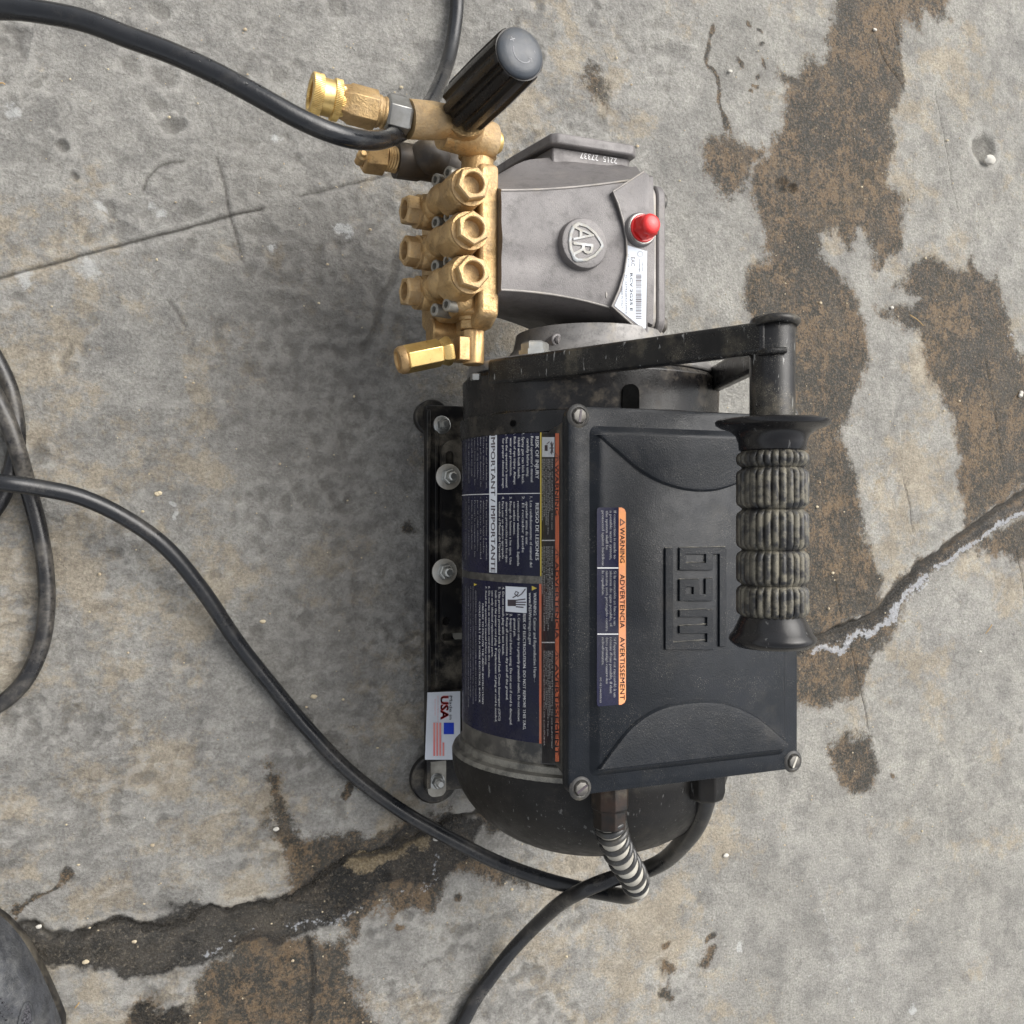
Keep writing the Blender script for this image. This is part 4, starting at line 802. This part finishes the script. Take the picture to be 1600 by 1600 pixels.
pl = [pl[0], pl[1], pl[2], pl[3], pl[4], pl[5], pl[6], pl[7], pl[8]]
m = MB(); m.rings([[Vector((p.x, p.y, ZP - .1)) for p in pl], [Vector((p.x, p.y, ZP + .2)) for p in pl]]); nm = part("rating_label", m, M['labelwhite'], root)
nf = lambda s, tt: Vector((*W(tt, s, ZP).xy, ZP + .32))
part("lettering", lay([("RCV 2G25 E", 427, 486, 984, 4.4, .01), ("EAC", 402, 416, 985.5, 6.5, .004)], nf), M['inkblack'], nm, smooth=None)
part("small_print", lay([("N. 22742264332003", 430, 490, 977, 2.6, 0), ("MADE IN ITALY", 448, 482, 970.5, 2.6, 0), ("ANNOVI REVERBERI", 405, 425, 998, 2.2, 0), ("ITALY 27742", 410, 424, 1002.5, 2.0, 0), ("IT 41126", 398, 418, 981, 1.8, 0)], nf), M['inkblack'], nm, smooth=None)
bars = []; y = 429.0
while y < 497:
    w = rnd.choice((.7, .7, 1.3, 1.9)); bars.append(patch(y, y + w, 993, 1002, nf, 1, 1)); y += w + rnd.choice((.8, .9, 1.4))
part("barcode", join(*bars), M['inkblack'], nm, smooth=None)
rg = []
for k in range(20):
    a0, a1 = 2 * math.pi * k / 20, 2 * math.pi * (k + 1) / 20
    V = [nf(397 + r_ * math.sin(a), 1000 + r_ * math.cos(a)) for a, r_ in ((a0, 4.6), (a1, 4.6), (a1, 3.8), (a0, 3.8))]; rg.append((V, [(0, 1, 2, 3)]))
part("round_mark", join(*rg), M['inkgrey'], nm, smooth=None)
# oil cap
c = W(999, 360, 166); m = MB(); m.lathe((0, 0, 0), (0, 0, 1), [(10.2, -1), (10.4, 1.5), (9.6, 3.2), (8.8, 3.4)], 36); boss = part("oil_filler_boss", m, M['pump'], root, loc=(c.x, c.y, 166), rot=Quaternion())
m = MB(); m.lathe((0, 0, 3.2), (0, 0, 1), [(9, 0), (9, .9), (8, 1)], 36); part("steel_washer", m, M['steel'], boss, loc=(0, 0, 0))
m = MB(); m.lathe((0, 0, 4), (0, 0, 1), [(8.4, 0), (8.6, 1), (8.4, 1.6)], 36); m.lathe((0, 0, 5.2), (0, 0, 1), [(7.9, 0), (8.0, 1), (7.6, 6), (6.6, 7.4)], 6, phase=.35); m.lathe((0, 0, 10.5), (0, 0, 1), [(6.4, 0), (6.3, 3.2), (5.6, 4.6), (4.2, 5.4), (0, 5.7)], 28)
part("red_oil_cap", m, M['red'], boss, loc=(0, 0, 0), bevel=.4)
# round badge with shield
c = W(909, 381, 164); rotb = Quaternion((1, 0, 0), 0)
m = MB(); m.lathe((0, 0, -4), (0, 0, 1), [(15.6, 0), (15.2, 5.5), (14.6, 6.6), (13.6, 6.9)], 48); bd = part("round_badge", m, M['pump'], root, loc=(c.x + 1, c.y, 163.4), rot=rotb)
sh = [(-8.5, 9.5), (-5, 11.8), (1, 10.8), (7, 7), (11.5, 1.5), (12.4, -.5), (11, -3), (7, -7.5), (1, -11), (-6, -12), (-8, -11), (-10.6, -5), (-11.2, 0), (-10.5, 5)]
m = MB(); m.rings([[(x * k, y * k, z) for x, y in sh] for k, z in ((1, 2.6), (1, 3.6), (.96, 3.9), (.84, 3.9), (.81, 3.2))], cap1=False); part("shield_rim", m, M['badge'], bd, loc=(0, 0, 0), smooth=30)
m = MB(); m.rings([[(x * .82, y * .82, z) for x, y in sh] for z in (2.7, 3.15)]); part("shield_field", m, M['pump'], bd, loc=(0, 0, 0))
V, Fs = lay([("A", 9.2, .6, -8.0, 14.5, .0), ("R", -.4, -8.6, -8.0, 14, .0)], lambda s, tt: Vector((tt, s, 3.95)))
m = MB(); vv = [m.bm.verts.new(v) for v in V]
for f_ in Fs: m.face([vv[i] for i in f_])
r_ = bmesh.ops.extrude_face_region(m.bm, geom=m.bm.faces[:]); 
for g_ in r_['geom']:
    if isinstance(g_, bmesh.types.BMVert): g_.co.z -= 1.0
part("emblem_letters", m, M['badge'], bd, loc=(0, 0, 0), smooth=30)
m = MB(); m.ball(W(947, 461, 165.5), 1.3, .6, 1.6, .6); part("casting_mark", m, M['pumpedge'], ph)
# ---------------------------------------------------------------- brass head
YC = [Yof(357, 177, 165) + d for d in (25.2, 0, -25.0)]
m = MB(); fl = [(114, 68), (110, 80), (110, 140), (116, 152), (204, 152), (210, 140), (210, 80), (206, 68)]
m.prism(fl, (0, 0, 0), (0, 1, 0), (0, 0, 1), (1, 0, 0), 190, 202.5)
part("head_flange", m, M['brass'], root, bevel=2.5, bseg=3)
m = MB(); m.prism(rrect(118, 204, 72, 144, 7), (0, 0, 0), (0, 1, 0), (0, 0, 1), (1, 0, 0), 178, 191)
head = part("pump_head", m, M['brass'], root, bevel=3, bseg=3)
for y in YC:
    m = MB(); pr = [(13.2, -2), (13.0, 9), (12.2, 15), (11.4, 18), (10.2, 19)]
    m.lathe((179.5, y, 139), (0, 0, 1), [(12.9, -2), (12.7, 13), (12.3, 17), (11.2, 20.5), (10.4, 21)], 8, phase=math.pi / 8)
    part("valve_tower", m, M['brass'], head, bevel=2.2, bseg=3)
    m = MB(); m.ball((172.5, y + 1, 132), 1, 8.0, 8.6, 15, 3); m.ball((174, y + 1, 112), 1, 9.5, 9.4, 14, 3); part("chamber_bulge", m, M['brass'], head, smooth=180)
    m = MB(); m.lathe((180, y, 108), (-1, 0, 0), [(10.8, 0), (10.8, 9), (10.6, 12), (9.8, 13)], 32); part("valve_port", m, M['brass'], head, smooth=50)
def cap_mesh():
    m = MB(); hp = [(9.6, 0), (10.2, .5), (10.2, 6.2), (9.4, 7.4)]
    rings = []
    for r, h in hp: rings.append([(r * math.cos(a), r * math.sin(a), h) for a in [2 * math.pi * (i // 4 + (i % 4) / 4) / 6 for i in range(24)]])
    # hexagon outline sampled with 4 points a side
    def hx(r, h):
        out = []
        for i in range(24):
            a0, a1 = math.pi / 3 * (i // 4), math.pi / 3 * (i // 4 + 1); q = (i % 4) / 4
            out.append((r * ((1 - q) * math.cos(a0) + q * math.cos(a1)), r * ((1 - q) * math.sin(a0) + q * math.sin(a1)), h))
        return out
    def ci(r, h): return [(r * math.cos(math.pi / 12 * i), r * math.sin(math.pi / 12 * i), h) for i in range(24)]
    m.rings([ci(11, -1), ci(11, 1.2), hx(9.9, 1.4), hx(9.9, 7.2), hx(9.1, 8.3), ci(6.6, 8.5), ci(6.0, 8.1), ci(5.7, 1.5), ci(3, .6)]); return m
top_cap = None
for i, y in enumerate(YC):
    q = Quaternion((0, 0, 1), .25 + .3 * i)
    if top_cap is None:
        top_cap = part("valve_cap", cap_mesh(), M['brass'], root, loc=(180.5, y, 160.6), rot=q, smooth=30)
    else: dup(top_cap, "valve_cap", (180.5, y, 160.6), root, q)
for i, y in enumerate(YC):
    o = dup(top_cap, "valve_cap", (166, y, 107), root, zto((-1, 0, .12), .4 + .5 * i)); o.scale = (.94, .94, 1.15)
b0 = None
for i, (px, py, z) in enumerate(((694, 270, 140), (694, 338, 140), (693, 408, 140), (692, 476, 140), (675, 281, 128), (675, 348, 128), (674, 416, 128), (673, 484, 128))):
    c = W(px, py, z); c.x += 4.5
    if b0 is None:
        m = MB()
        def ci(r, h): return [(r * math.cos(math.pi / 9 * k), r * math.sin(math.pi / 9 * k), h) for k in range(18)]
        m.rings([ci(3.9, -9), ci(3.9, 2.6), ci(3.5, 3.1), ci(2.1, 3.1), ci(1.9, .8), ci(.5, .6)])
        b0 = part("socket_head_bolt", m, M['boltsteel'], root, loc=c, rot=zto((-1, 0, .35)))
    else: dup(b0, "socket_head_bolt", c, root, zto((-1, 0, .35)))
# lower end: port, nut, elbow, relief valve
ex, ez = 193.0, 130.0
m = MB(); m.lathe((ex, 0, ez), (0, -1, 0), [(13, -Yof(470, ex, ez)), (12.2, -Yof(484, ex, ez)), (13.4, -Yof(489, ex, ez)), (13.8, -Yof(493, ex, ez)), (12.6, -Yof(496, ex, ez)), (8, -Yof(497, ex, ez)), (7.5, -Yof(502, ex, ez))], 40); part("end_port", m, M['brass'], head, smooth=40)
m = MB(); m.lathe((ex, Yof(501, ex, ez), ez), (0, -1, 0), [(7.6, 0), (8.3, .8), (8.3, 5.2), (7.6, 6)], 6, phase=.2); ev = part("elbow_nut", m, M['brass'], root, bevel=.4)
ya, yb = Yof(516, ex, ez), Yof(570, ex, ez)
m = MB(); m.lathe((ex + 1, ya, ez), (0, -1, 0), [(6.4, 0), (6.6, .6), (6.6, ya - yb)], 32); m.box((ex - 10, yb + 1.5, ez - 6), (ex - 3, ya - 5, ez + 6)); part("elbow_fitting", m, M['brassdull'], root, bevel=.8)
pA = W(702, 548, ez); pB = W(686, 551, ez); pC = W(632, 562, ez + 2); pD = W(621, 564, ez + 2)
m = MB(); m.lathe(pA, pB - pA, [(8.2, -1), (9, .3), (9, 2), (7.0, (pB - pA).length)], 6, phase=.3); L_ = (pC - pB).length; m.lathe(pB, pC - pB, [(6.2, -2), (8.6, .4), (8.6, L_ - .6), (8, L_)], 6, phase=.3); tv = part("relief_valve", m, M['brassbright'], root, bevel=.4)
m = MB(); m.lathe(pC, pD - pC, [(7.8, -.5), (8.4, 0), (8.2, 2.6), (7.2, 4.2), (5.5, 4.4), (5, 3), (1, 2.8)], 32); part("valve_end_cap", m, M['brassdull'], tv)
m = MB(); c = W(690, 520, 100); m.cyl(c + Vector((10, 0, 0)), c - Vector((8, 0, 0)), 10, 9, 28, 1); part("inlet_plug", m, M['brassdull'], head)
# unloader valve on the upper end
ux, uz = 193.0, 140.0
m = MB(); m.lathe((ux, 0, uz), (0, 1, 0), [(11.5, Yof(288, ux, uz)), (9.8, Yof(275, ux, uz)), (9.6, Yof(250, ux, uz)), (11.4, Yof(247, ux, uz)), (11.6, Yof(236, ux, uz))], 40)
c1_ = W(772, 222, 145); c2_ = W(690, 205, 150); m.lathe(c1_, c2_ - c1_, [(8, 0), (10.5, 1), (11, 3), (11, 20), (10, (c2_ - c1_).length)], 36)
m.ball(W(722, 205, 150), 1, 14, 13, 13, 3)
c3 = W(730, 178, 168); m.lathe(W(722, 195, 150), c3 - W(722, 195, 150), [(13.5, 0), (12.5, 8), (12, 14), (12.4, (c3 - W(722, 195, 150)).length)], 36)
c4 = W(700, 190, 160); c5 = W(638, 186, 162); L_ = (c5 - c4).length
m.lathe(W(722, 192, 158), c5 - W(722, 192, 158), [(11, 0), (8.6, 8), (8.4, (c4 - W(722, 192, 158)).length), (9.6, (c4 - W(722, 192, 158)).length + 2), (10.4, (c4 - W(722, 192, 158)).length + 9), (10.6, (c5 - W(722, 192, 158)).length), (7, (c5 - W(722, 192, 158)).length + .3)], 36)
ub = part("unloader_body", m, M['brass'], root, smooth=50)
m = MB(); c = W(780, 222, 145); m.lathe(c1_ + Vector((-1, 0, 0)), (1, .05, 0), [(7, 0), (7, 3), (5.6, 5.2), (2, 6)], 28); part("unloader_plug", m, M['brassbright'], ub)
d5 = (W(490, 146, 164) - W(640, 186, 162)).normalized()
h0 = W(636, 186, 162)
m = MB(); m.lathe(h0, d5, [(9.4, -1), (10.6, .6), (10.8, 1), (10.8, 11.8), (9.6, 13)], 6, phase=.15); part("steel_hex_adapter", m, M['adapter'], root, bevel=.35)
m = MB(); m.lathe(h0 + d5 * 13, d5, [(8.4, -.5), (8.6, 1), (7.8, 2), (8.8, 3.4), (8.6, 5)], 32); m.lathe(h0 + d5 * 17.6, d5, [(9.6, 0), (10.8, .8), (10.8, 15), (9.8, 16.4), (8.6, 21)], 6, phase=.15)
qc = part("quick_coupler", m, M['brass'], root, bevel=.35)
L_ = 37
def kn(a, k): return .32 * (1 if math.sin(a * 56) > 0 else -1)
def kn2(a, k): return .22 * math.sin(a * 56 + k * 1.6)
e0 = h0 + d5 * 38
m = MB(); m.lathe(e0, d5, [(8, -2), (8.2, 0), (10.3, .2)] + [(10.7, .4 + k * .4) for k in range(10)] + [(10.2, 4.4), (8, 4.6)], 224, kn2); part("knurled_ring", m, M['brassbright'], qc, smooth=30)
m = MB(); m.lathe(e0 + d5 * 10.2, d5, [(8, -.1), (10.3, 0)] + [(11.0, .3 + k * .4) for k in range(14)] + [(10.6, 6.0), (9.6, 6.3), (8, 6.2), (7.4, 5.2), (7.2, 1), (1, .8)], 224, kn2)
part("knurled_ring", m, M['brassbright'], qc, smooth=30)
m = MB(); m.lathe(e0 + d5 * 4.2, d5, [(9.8, 0), (9.7, 1), (9.7, 5), (9.8, 6.4)], 48); part("collar_sleeve", m, M['brassbright'], qc)
# knob
k0 = W(728, 166, 168); k1 = W(814, 82, 232); kd = (k1 - k0).normalized(); KL = (k1 - k0).length
def fl_(a, k): return -2.4 * max(0, math.cos(a * 10)) ** .5 if 1 <= k <= 5 else (-.3 * max(0, math.cos(a * 10)) if k == 0 else 0)
m = MB(); m.lathe((0, 0, 0), (0, 0, 1), [(12.6, 0), (14.8, .6), (15.4, 3), (15.2, KL * .5), (14.4, KL - 4), (14.2, KL - 2.4), (13.6, KL - 1.6)], 180, fl_)
kb = part("unloader_knob", m, M['knob'], root, loc=k0, rot=zto(kd), smooth=50)
m = MB(); m.lathe((0, 0, KL - 2), (0, 0, 1), [(12.9, 0), (12.8, 1.6), (12.0, 2.6), (9, 3.6), (5, 4.2), (.1, 4.4)], 60); part("knob_cap", m, M['knobtop'], kb, loc=(0, 0, 0), smooth=60)
q = zto(kd).inverted()
dx = (q @ Vector((1, 0, 0))); dx.z = 0; dx.normalize(); dy = Vector((-dx.y, dx.x, 0))
def kp(a, b, z): return dx * a + dy * b + Vector((0, 0, z))
m = MB(); m.tube([kp(5.6 * math.cos(a), 5.6 * math.sin(a) - .5, KL + 2.05) for a in [R(v) for v in range(165, 330, 15)]], .28, 6, 2); m.tube([kp(3.2, -3.2, KL + 2.15), kp(4.9, -3.0, KL + 2.0), kp(5.0, -4.8, KL + 1.9)], .26, 6, 1); m.tube([kp(7.4, .3, KL + 1.55), kp(6.6, 1.5, KL + 1.75)], .3, 6, 1); m.tube([kp(-7, 4, KL + 1.6), kp(-4.4, 5.2, KL + 1.8)], .3, 6, 1); m.tube([kp(-6.2, 5.8, KL + 1.5), kp(-5.2, 3.4, KL + 1.9)], .3, 6, 1); part("knob_marking", m, M['inkdim'], kb, loc=(0, 0, 0), smooth=60)
# inlet fitting below
i0 = W(700, 262, 100); i1 = W(618, 250, 102); i2 = W(600, 246, 104); i3 = W(556, 240, 106)
m = MB(); m.lathe(i0, i1 - i0, [(12, -6), (12, 4), (10.4, 7), (10, 18), (11, 20), (11, (i1 - i0).length)], 36); m.ball(W(672, 245, 108), 11, 1.2, 1, 1, 3); part("inlet_elbow", m, M['iron'], root, smooth=50)
m = MB(); L_ = (i2 - i1).length; m.lathe(i1, i2 - i1, [(7.5 + (.5 if k % 2 else 0), -1 + k * .9) for k in range(int(L_ / .9) + 3)], 30); part("threaded_nipple", m, M['brassdull'], root, smooth=30)
m = MB(); m.lathe(i2, i3 - i2, [(9.6, 0), (11, .8), (11, 12), (10, 13.5), (7.5, 14), (7.2, 6), (1, 5.8)], 6, phase=.3); ih = part("inlet_hex", m, M['brassdull'], root, bevel=.4)
c = W(563, 248, 118); m = MB(); m.lathe(c, (0.05, .1, 1), [(2.6, -4), (2.6, 2), (3.2, 2.3), (3.2, 5), (2, 6), (1.6, 8)], 20); part("bleed_nipple", m, M['brassdull'], ih)
# glands and strain relief on the box wall
gx = W(953, 1250, 213).x
m = MB(); m.lathe((gx, -141, 213), (0, -1, 0), [(10, 0), (10.5, 1), (10.5, 20), (9.6, 21), (9.4, 31)], 8, phase=.2); part("cord_gland", m, M['rust'], root, bevel=.4)
g2x = W(1101, 1225, 205).x
m = MB(); m.lathe((g2x, -141, 206), (0, -1, 0), [(10, 0), (11.6, 1), (11.6, 20), (10.4, 24), (7.5, 26)], 8, phase=.1); part("cord_gland", m, M['bell'], root, bevel=.8)
cp = [Vector((gx, -168, 213)), W(955, 1292, 212), W(961, 1316, 207), W(973, 1342, 194), W(988, 1366, 172), W(996, 1386, 145)]
P = spline(cp, 24); NR = len(P) - 1
m = MB(); m.tube(cp, 7.3, 24, 24); sr = part("strain_relief", m, M['coildust'], root, smooth=60)
# helical ridge
pts = []; TURN = 9.4; prev = None
frames = []
for i, p in enumerate(P):
    tt = (P[min(i + 1, NR)] - P[max(i - 1, 0)]).normalized()
    u = tt.orthogonal().normalized() if prev is None else (prev - tt * prev.dot(tt)).normalized(); prev = u; frames.append((p, u, tt.cross(u)))
n = 500
for j in range(n):
    q = j / (n - 1) * NR * .98; i = int(q); fr = q - i; p, u, v = frames[i]; p2 = frames[min(i + 1, NR)][0]; a = 2 * math.pi * TURN * j / (n - 1)
    pts.append(p.lerp(p2, fr) + u * 7.2 * math.cos(a) + v * 7.2 * math.sin(a))
m = MB(); m.tube(pts, 2.0, 10, 1); part("coil_ridge", m, M['coil'], sr, smooth=80)
# ---------------------------------------------------------------- cords and hose (things of their own)
def cord(name, spec, r, mat, label, cat, seg=22):
    m = MB(); P_ = [W(*p) for p in spec]; m.tube(P_, r, seg, 14)
    o = part(name, m, mat, None, smooth=80, origin=(P_[len(P_) // 2].x, P_[len(P_) // 2].y, 0)); tag(o, label, cat); return o
rc_ = 5.2
cord("power_cord", [(-420, 700, 7), (-240, 715, 10), (-80, 745, 30), (0, 754, 40), (60, 762, 38), (130, 778, 34), (200, 812, 30), (262, 858, 26), (318, 925, 20), (372, 1005, 12), (425, 1072, 8), (480, 1138, 6.5), (545, 1205, 7), (620, 1262, 9), (690, 1303, 14), (770, 1344, 24), (845, 1372, 44), (905, 1388, 66), (948, 1396, 88), (978, 1400, 108), (994, 1394, 126), (997, 1384, 146)], rc_, M['cable'],
     "black power cord sweeping diagonally over the floor into the dusty coil strain relief", "cord")
cord("motor_lead", [(1103, 1228, 206), (1101, 1252, 200), (1088, 1288, 184), (1066, 1318, 162), (1037, 1345, 134), (1000, 1362, 112), (960, 1372, 98), (915, 1389, 88), (875, 1412, 64), (838, 1445, 36), (800, 1485, 16), (765, 1530, 7.5), (735, 1575, 6.5), (700, 1660, 6.5), (690, 1800, 6.5)], lambda q: 6.2 - 1.1 * min(1, q * 1.6), M['cabledusty'],
     "dusty black cable curving under the strain relief and off the bottom edge", "cord")
cord("looped_cord", [(-260, 1180, 7), (-120, 1140, 7), (-20, 1110, 7), (32, 1072, 7), (62, 1015, 7), (73, 950, 7), (70, 880, 8), (58, 815, 9), (42, 755, 12), (28, 705, 18), (8, 650, 20), (-30, 580, 18), (-90, 500, 12), (-160, 470, 8), (-140, 420, 7)], 5.2, M['cabledusty'],
     "dusty black cable loop bending along the left edge, passing under the power cord", "cord")
cord("coiled_cord", [(-120, 400, 7), (-60, 470, 7), (-14, 548, 7), (12, 600, 7), (24, 650, 7), (26, 695, 6.8), (16, 740, 6.8), (-5, 790, 7), (-60, 850, 7), (-160, 900, 7)], 5.2, M['cabledusty'],
     "short visible bend of black cable lying beneath the loop at the left edge", "cord")
hose_spec = [(-300, 40, 90), (-120, 18, 150), (0, 13, 178), (60, 18, 184), (130, 32, 188), (200, 58, 192), (270, 84, 196), (340, 116, 200), (405, 151, 203), (465, 184, 204), (515, 206, 202), (555, 217, 196), (588, 219, 184), (615, 212, 164), (636, 200, 138), (655, 182, 110), (674, 158, 70), (690, 124, 34), (703, 84, 14), (711, 40, 7.5), (714, 0, 6.5), (712, -60, 6.5), (690, -200, 6.5)]
hose = cord("bypass_hose", hose_spec, 5.1, M['hose'], "wet black hose with water drops arching over the brass coupler at the top left", "hose", 26)
# drops on the hose
HP = spline([W(*p) for p in hose_spec], 14)
for px, py in ((162, 29), (186, 34), (300, 80), (325, 92), (355, 105), (368, 112), (373, 118), (393, 124), (400, 128), (310, 96), (415, 136), (383, 130), (404, 123)):
    best = min(HP, key=lambda p: (proj := None) or abs((F * ((p.x * math.cos(R(TH)) - (HC - p.z) * math.sin(R(TH))) / (p.x * math.sin(R(TH)) + (HC - p.z) * math.cos(R(TH)))) + 800) - px))
    ray = Vector((0, 0, HC)) - best; ray.normalize()
    y_t = Yof(py, best.x, best.z + 5); off = max(-3.6, min(3.6, y_t - best.y)); s_ = rnd.uniform(.55, 1.1)
    nrm = Vector((0, off, math.sqrt(5.1 ** 2 - off ** 2)))
    m = MB(); m.ball((0, 0, 0), s_, rnd.uniform(.9, 1.8), 1, .6, 2); part("water_drop", m, M['drop'], hose, loc=best + nrm * .98, rot=zto(nrm), smooth=180)
# ---------------------------------------------------------------- small loose things
def chip(px, py, s, mat, label, cat='pebble', name='pebble', lobes=1, el=1.5):
    s *= 1 if name == 'stone' else .72; c = W(px, py, 0); m = MB(); a = rnd.uniform(0, 3.1)
    for k in range(lobes): m.ball((math.cos(a) * s * 1.1 * k, math.sin(a) * s * 1.1 * k, s * .45), s, el if lobes == 1 else 1.1, 1, .8, 2, .12)
    o = part(name, m, mat, None, smooth=30, loc=(c.x, c.y, .1)); tag(o, label, cat, 'pale chips and crumbs scattered on the concrete'); return o
chip(245, 772, 2.2, M['pebble'], "pale two-lobed crumb above the long power cord at left", lobes=2)
chip(410, 971, 2.0, M['pebble'], "small tan crumb close to the right side of the diagonal power cord")
chip(490, 1088, 2.3, M['pebble'], "tan crumb beside the lower stretch of the diagonal power cord")
chip(1133, 1336, 2.6, M['pebblewhite'], "larger white chip on bare concrete right of the coil strain relief")
chip(1076, 1321, 1.9, M['pebblewhite'], "narrow pale chip between the dusty motor cable and the larger white chip")
chip(61, 1447, 1.8, M['pebblewhite'], "tiny round white bead at the edge of the wet crack near the shoe")
chip(431, 1295, 2.0, M['pebblewhite'], "white speck inside the narrow damp streak above the wet crack")
chip(681, 1310, 2.3, M['pebblewhite'], "white chip at the crack beside the lower left of the motor")
chip(1543, 251, 5.0, M['pebblewhite'], "off-white stone lodged in the pit at the right side", name='stone', cat='stone', el=1.3)
chip(1593, 618, 3.2, M['pebblewhite'], "white elongated chip on the brown stain at the right edge", lobes=2)
chip(1140, 112, 2.0, M['pebblewhite'], "white speck between the two thin damp streaks at the top")
chip(1366, 47, 2.0, M['pebblewhite'], "round white speck in the top of the big brown stain")
chip(1393, 481, 2.0, M['pebblewhite'], "white speck at the left tip of the smaller right-hand stain")
chip(134, 1502, 2.0, M['pebble'], "brownish crumb on the lower edge of the wet band")
chip(1531, 1018, 1.5, M['pebblewhite'], "small white grain on clean concrete below the foamy crack")
for (a, b, lb) in (((1422, 492), (1443, 509), "short straw splinter lying across the smaller right-hand stain"), ((1540, 990), (1550, 976), "tiny straw fragment on clean concrete right of the grip end"), ((-2, 130), (8, 132), "brown straw tip at the left edge below the hose"), ((117, 1575), (124, 1566), "straw bit on the concrete right of the shoe")):
    p, q_ = W(*a, 1.2), W(*b, 1.8); m = MB(); m.tube([p, (p + q_) / 2 + Vector((.4, .5, .4)), q_], .45, 6, 4); o = part("straw_piece", m, M['twig'], None, origin=((p + q_) / 2).to_tuple()[:2] + (0,)); tag(o, lb, "straw", "bits of dry straw on the concrete")
rr_ = random.Random(3)
sand = MB()
for k in range(900):
    x = rr_.uniform(-60, 760); y = rr_.uniform(-460, 460); s_ = rr_.uniform(.25, .75) if rr_.random() < .93 else rr_.uniform(.8, 1.3)
    sand.ball((x, y, .35), s_, rr_.uniform(.8, 1.5), 1, .8, 1, .15)
o = part("sand_grit", sand, M['pebble'], None, smooth=None); tag(o, "fine pale grit scattered over the concrete", "grit", kind='stuff')
# ---------------------------------------------------------------- shoe toe at the lower left corner
sh0 = bpy.data.objects.new("shoe", None); COL.objects.link(sh0); sx, sy = -89.0, -243.0; sh0.location = (sx / 1000, (sy - 140) / 1000, 0); ORG[sh0] = Vector((sx, sy - 140, 0)); sh0.empty_display_size = .05
tag(sh0, "grey sports shoe with knit mesh, only its toe edge showing at the lower left corner", "shoe")
def shoesec(y, k0, hh, dz=0, n=28):
    d = -(y - sy); L = 285; t_ = d / L; hw = 50 * min(1, (max(t_, 0) / .28) ** .5) * (1 - .12 * max(0, t_ - .35)) * (1 if t_ < .9 else (max(0, 1 - t_) / .1) ** .5)
    return hw * k0
def shoe_part(name, mat, k0, z0, zprof, off=0):
    m = MB(); rs = []
    for i in range(1, 48):
        y = sy - 285 * (i / 48) ** 1.3; hw = shoesec(y, k0, 0); t_ = (i / 48) ** 1.3; top = zprof(t_); ring = []
        for j in range(32):
            a = 2 * math.pi * j / 32; ca, sa = math.cos(a), math.sin(a)
            ring.append((sx + hw * math.copysign(abs(ca) ** .8, ca), y, z0 + (top * math.copysign(abs(sa) ** .75, sa) if sa > 0 else 0)))
        rs.append(ring)
    m.rings(rs); return part(name, m, mat, sh0, smooth=60)
shoe_part("sole", M['baseblack'], 1.03, 1, lambda t_: 20)
up = shoe_part("upper", M['shoe'], .985, 8, lambda t_: 36 + 34 * min(1, t_ * 1.6))
def onshoe(x, y):
    t_ = -(y - sy) / 285; hw = shoesec(y, .985, 0); q = min(.98, abs(x - sx) / hw); ca = q ** (1 / .8); sa = math.sqrt(1 - ca * ca); return 8 + (36 + 34 * min(1, t_ * 1.6)) * sa ** .75
m = MB(); P_ = []
for k in range(21):
    a = 2 * math.pi * k / 20; x = -57 + 3.6 * math.cos(a); y = -308 + 15 * math.sin(a); P_.append((x, y, onshoe(x, y) + .3))
m.tube(P_, 1.1, 8, 1); part("mesh_window_rim", m, M['shoe'], up, smooth=60)
V = [(-57, -308, onshoe(-57, -308) + .9)] + [(p[0], p[1], p[2] + .4) for p in P_[:-1]]; part("mesh_window", (V, [(0, 1 + k, 1 + (k + 1) % 20) for k in range(20)]), M['shoemesh'], up)
m = MB()
for k in range(16):
    t_ = k / 15; y = -258 - 36 * t_; x = -90 + 26 * t_ ** .85
    m.ball((x, y, onshoe(x, y) + .1), .75, 1.3, .8, .6, 1); m.ball((x - 2.6, y - 2.4, onshoe(x - 2.6, y - 2.4) + .1), .75, 1.3, .8, .6, 1)
part("stitching", m, M['shoemesh'], up, smooth=60)
V, Fs = [], []
for i in range(14):
    for j in range(14):
        x = -122 + j * 3.6 + i * .5 ; y = -282 - i * 6 - j * .9; V.append((x, y, onshoe(x, y) + .6))
for i in range(13):
    for j in range(13): Fs.append((i * 14 + j, i * 14 + j + 1, (i + 1) * 14 + j + 1, (i + 1) * 14 + j))
part("knit_panel", (V, Fs), M['shoemesh'], up, smooth=60)
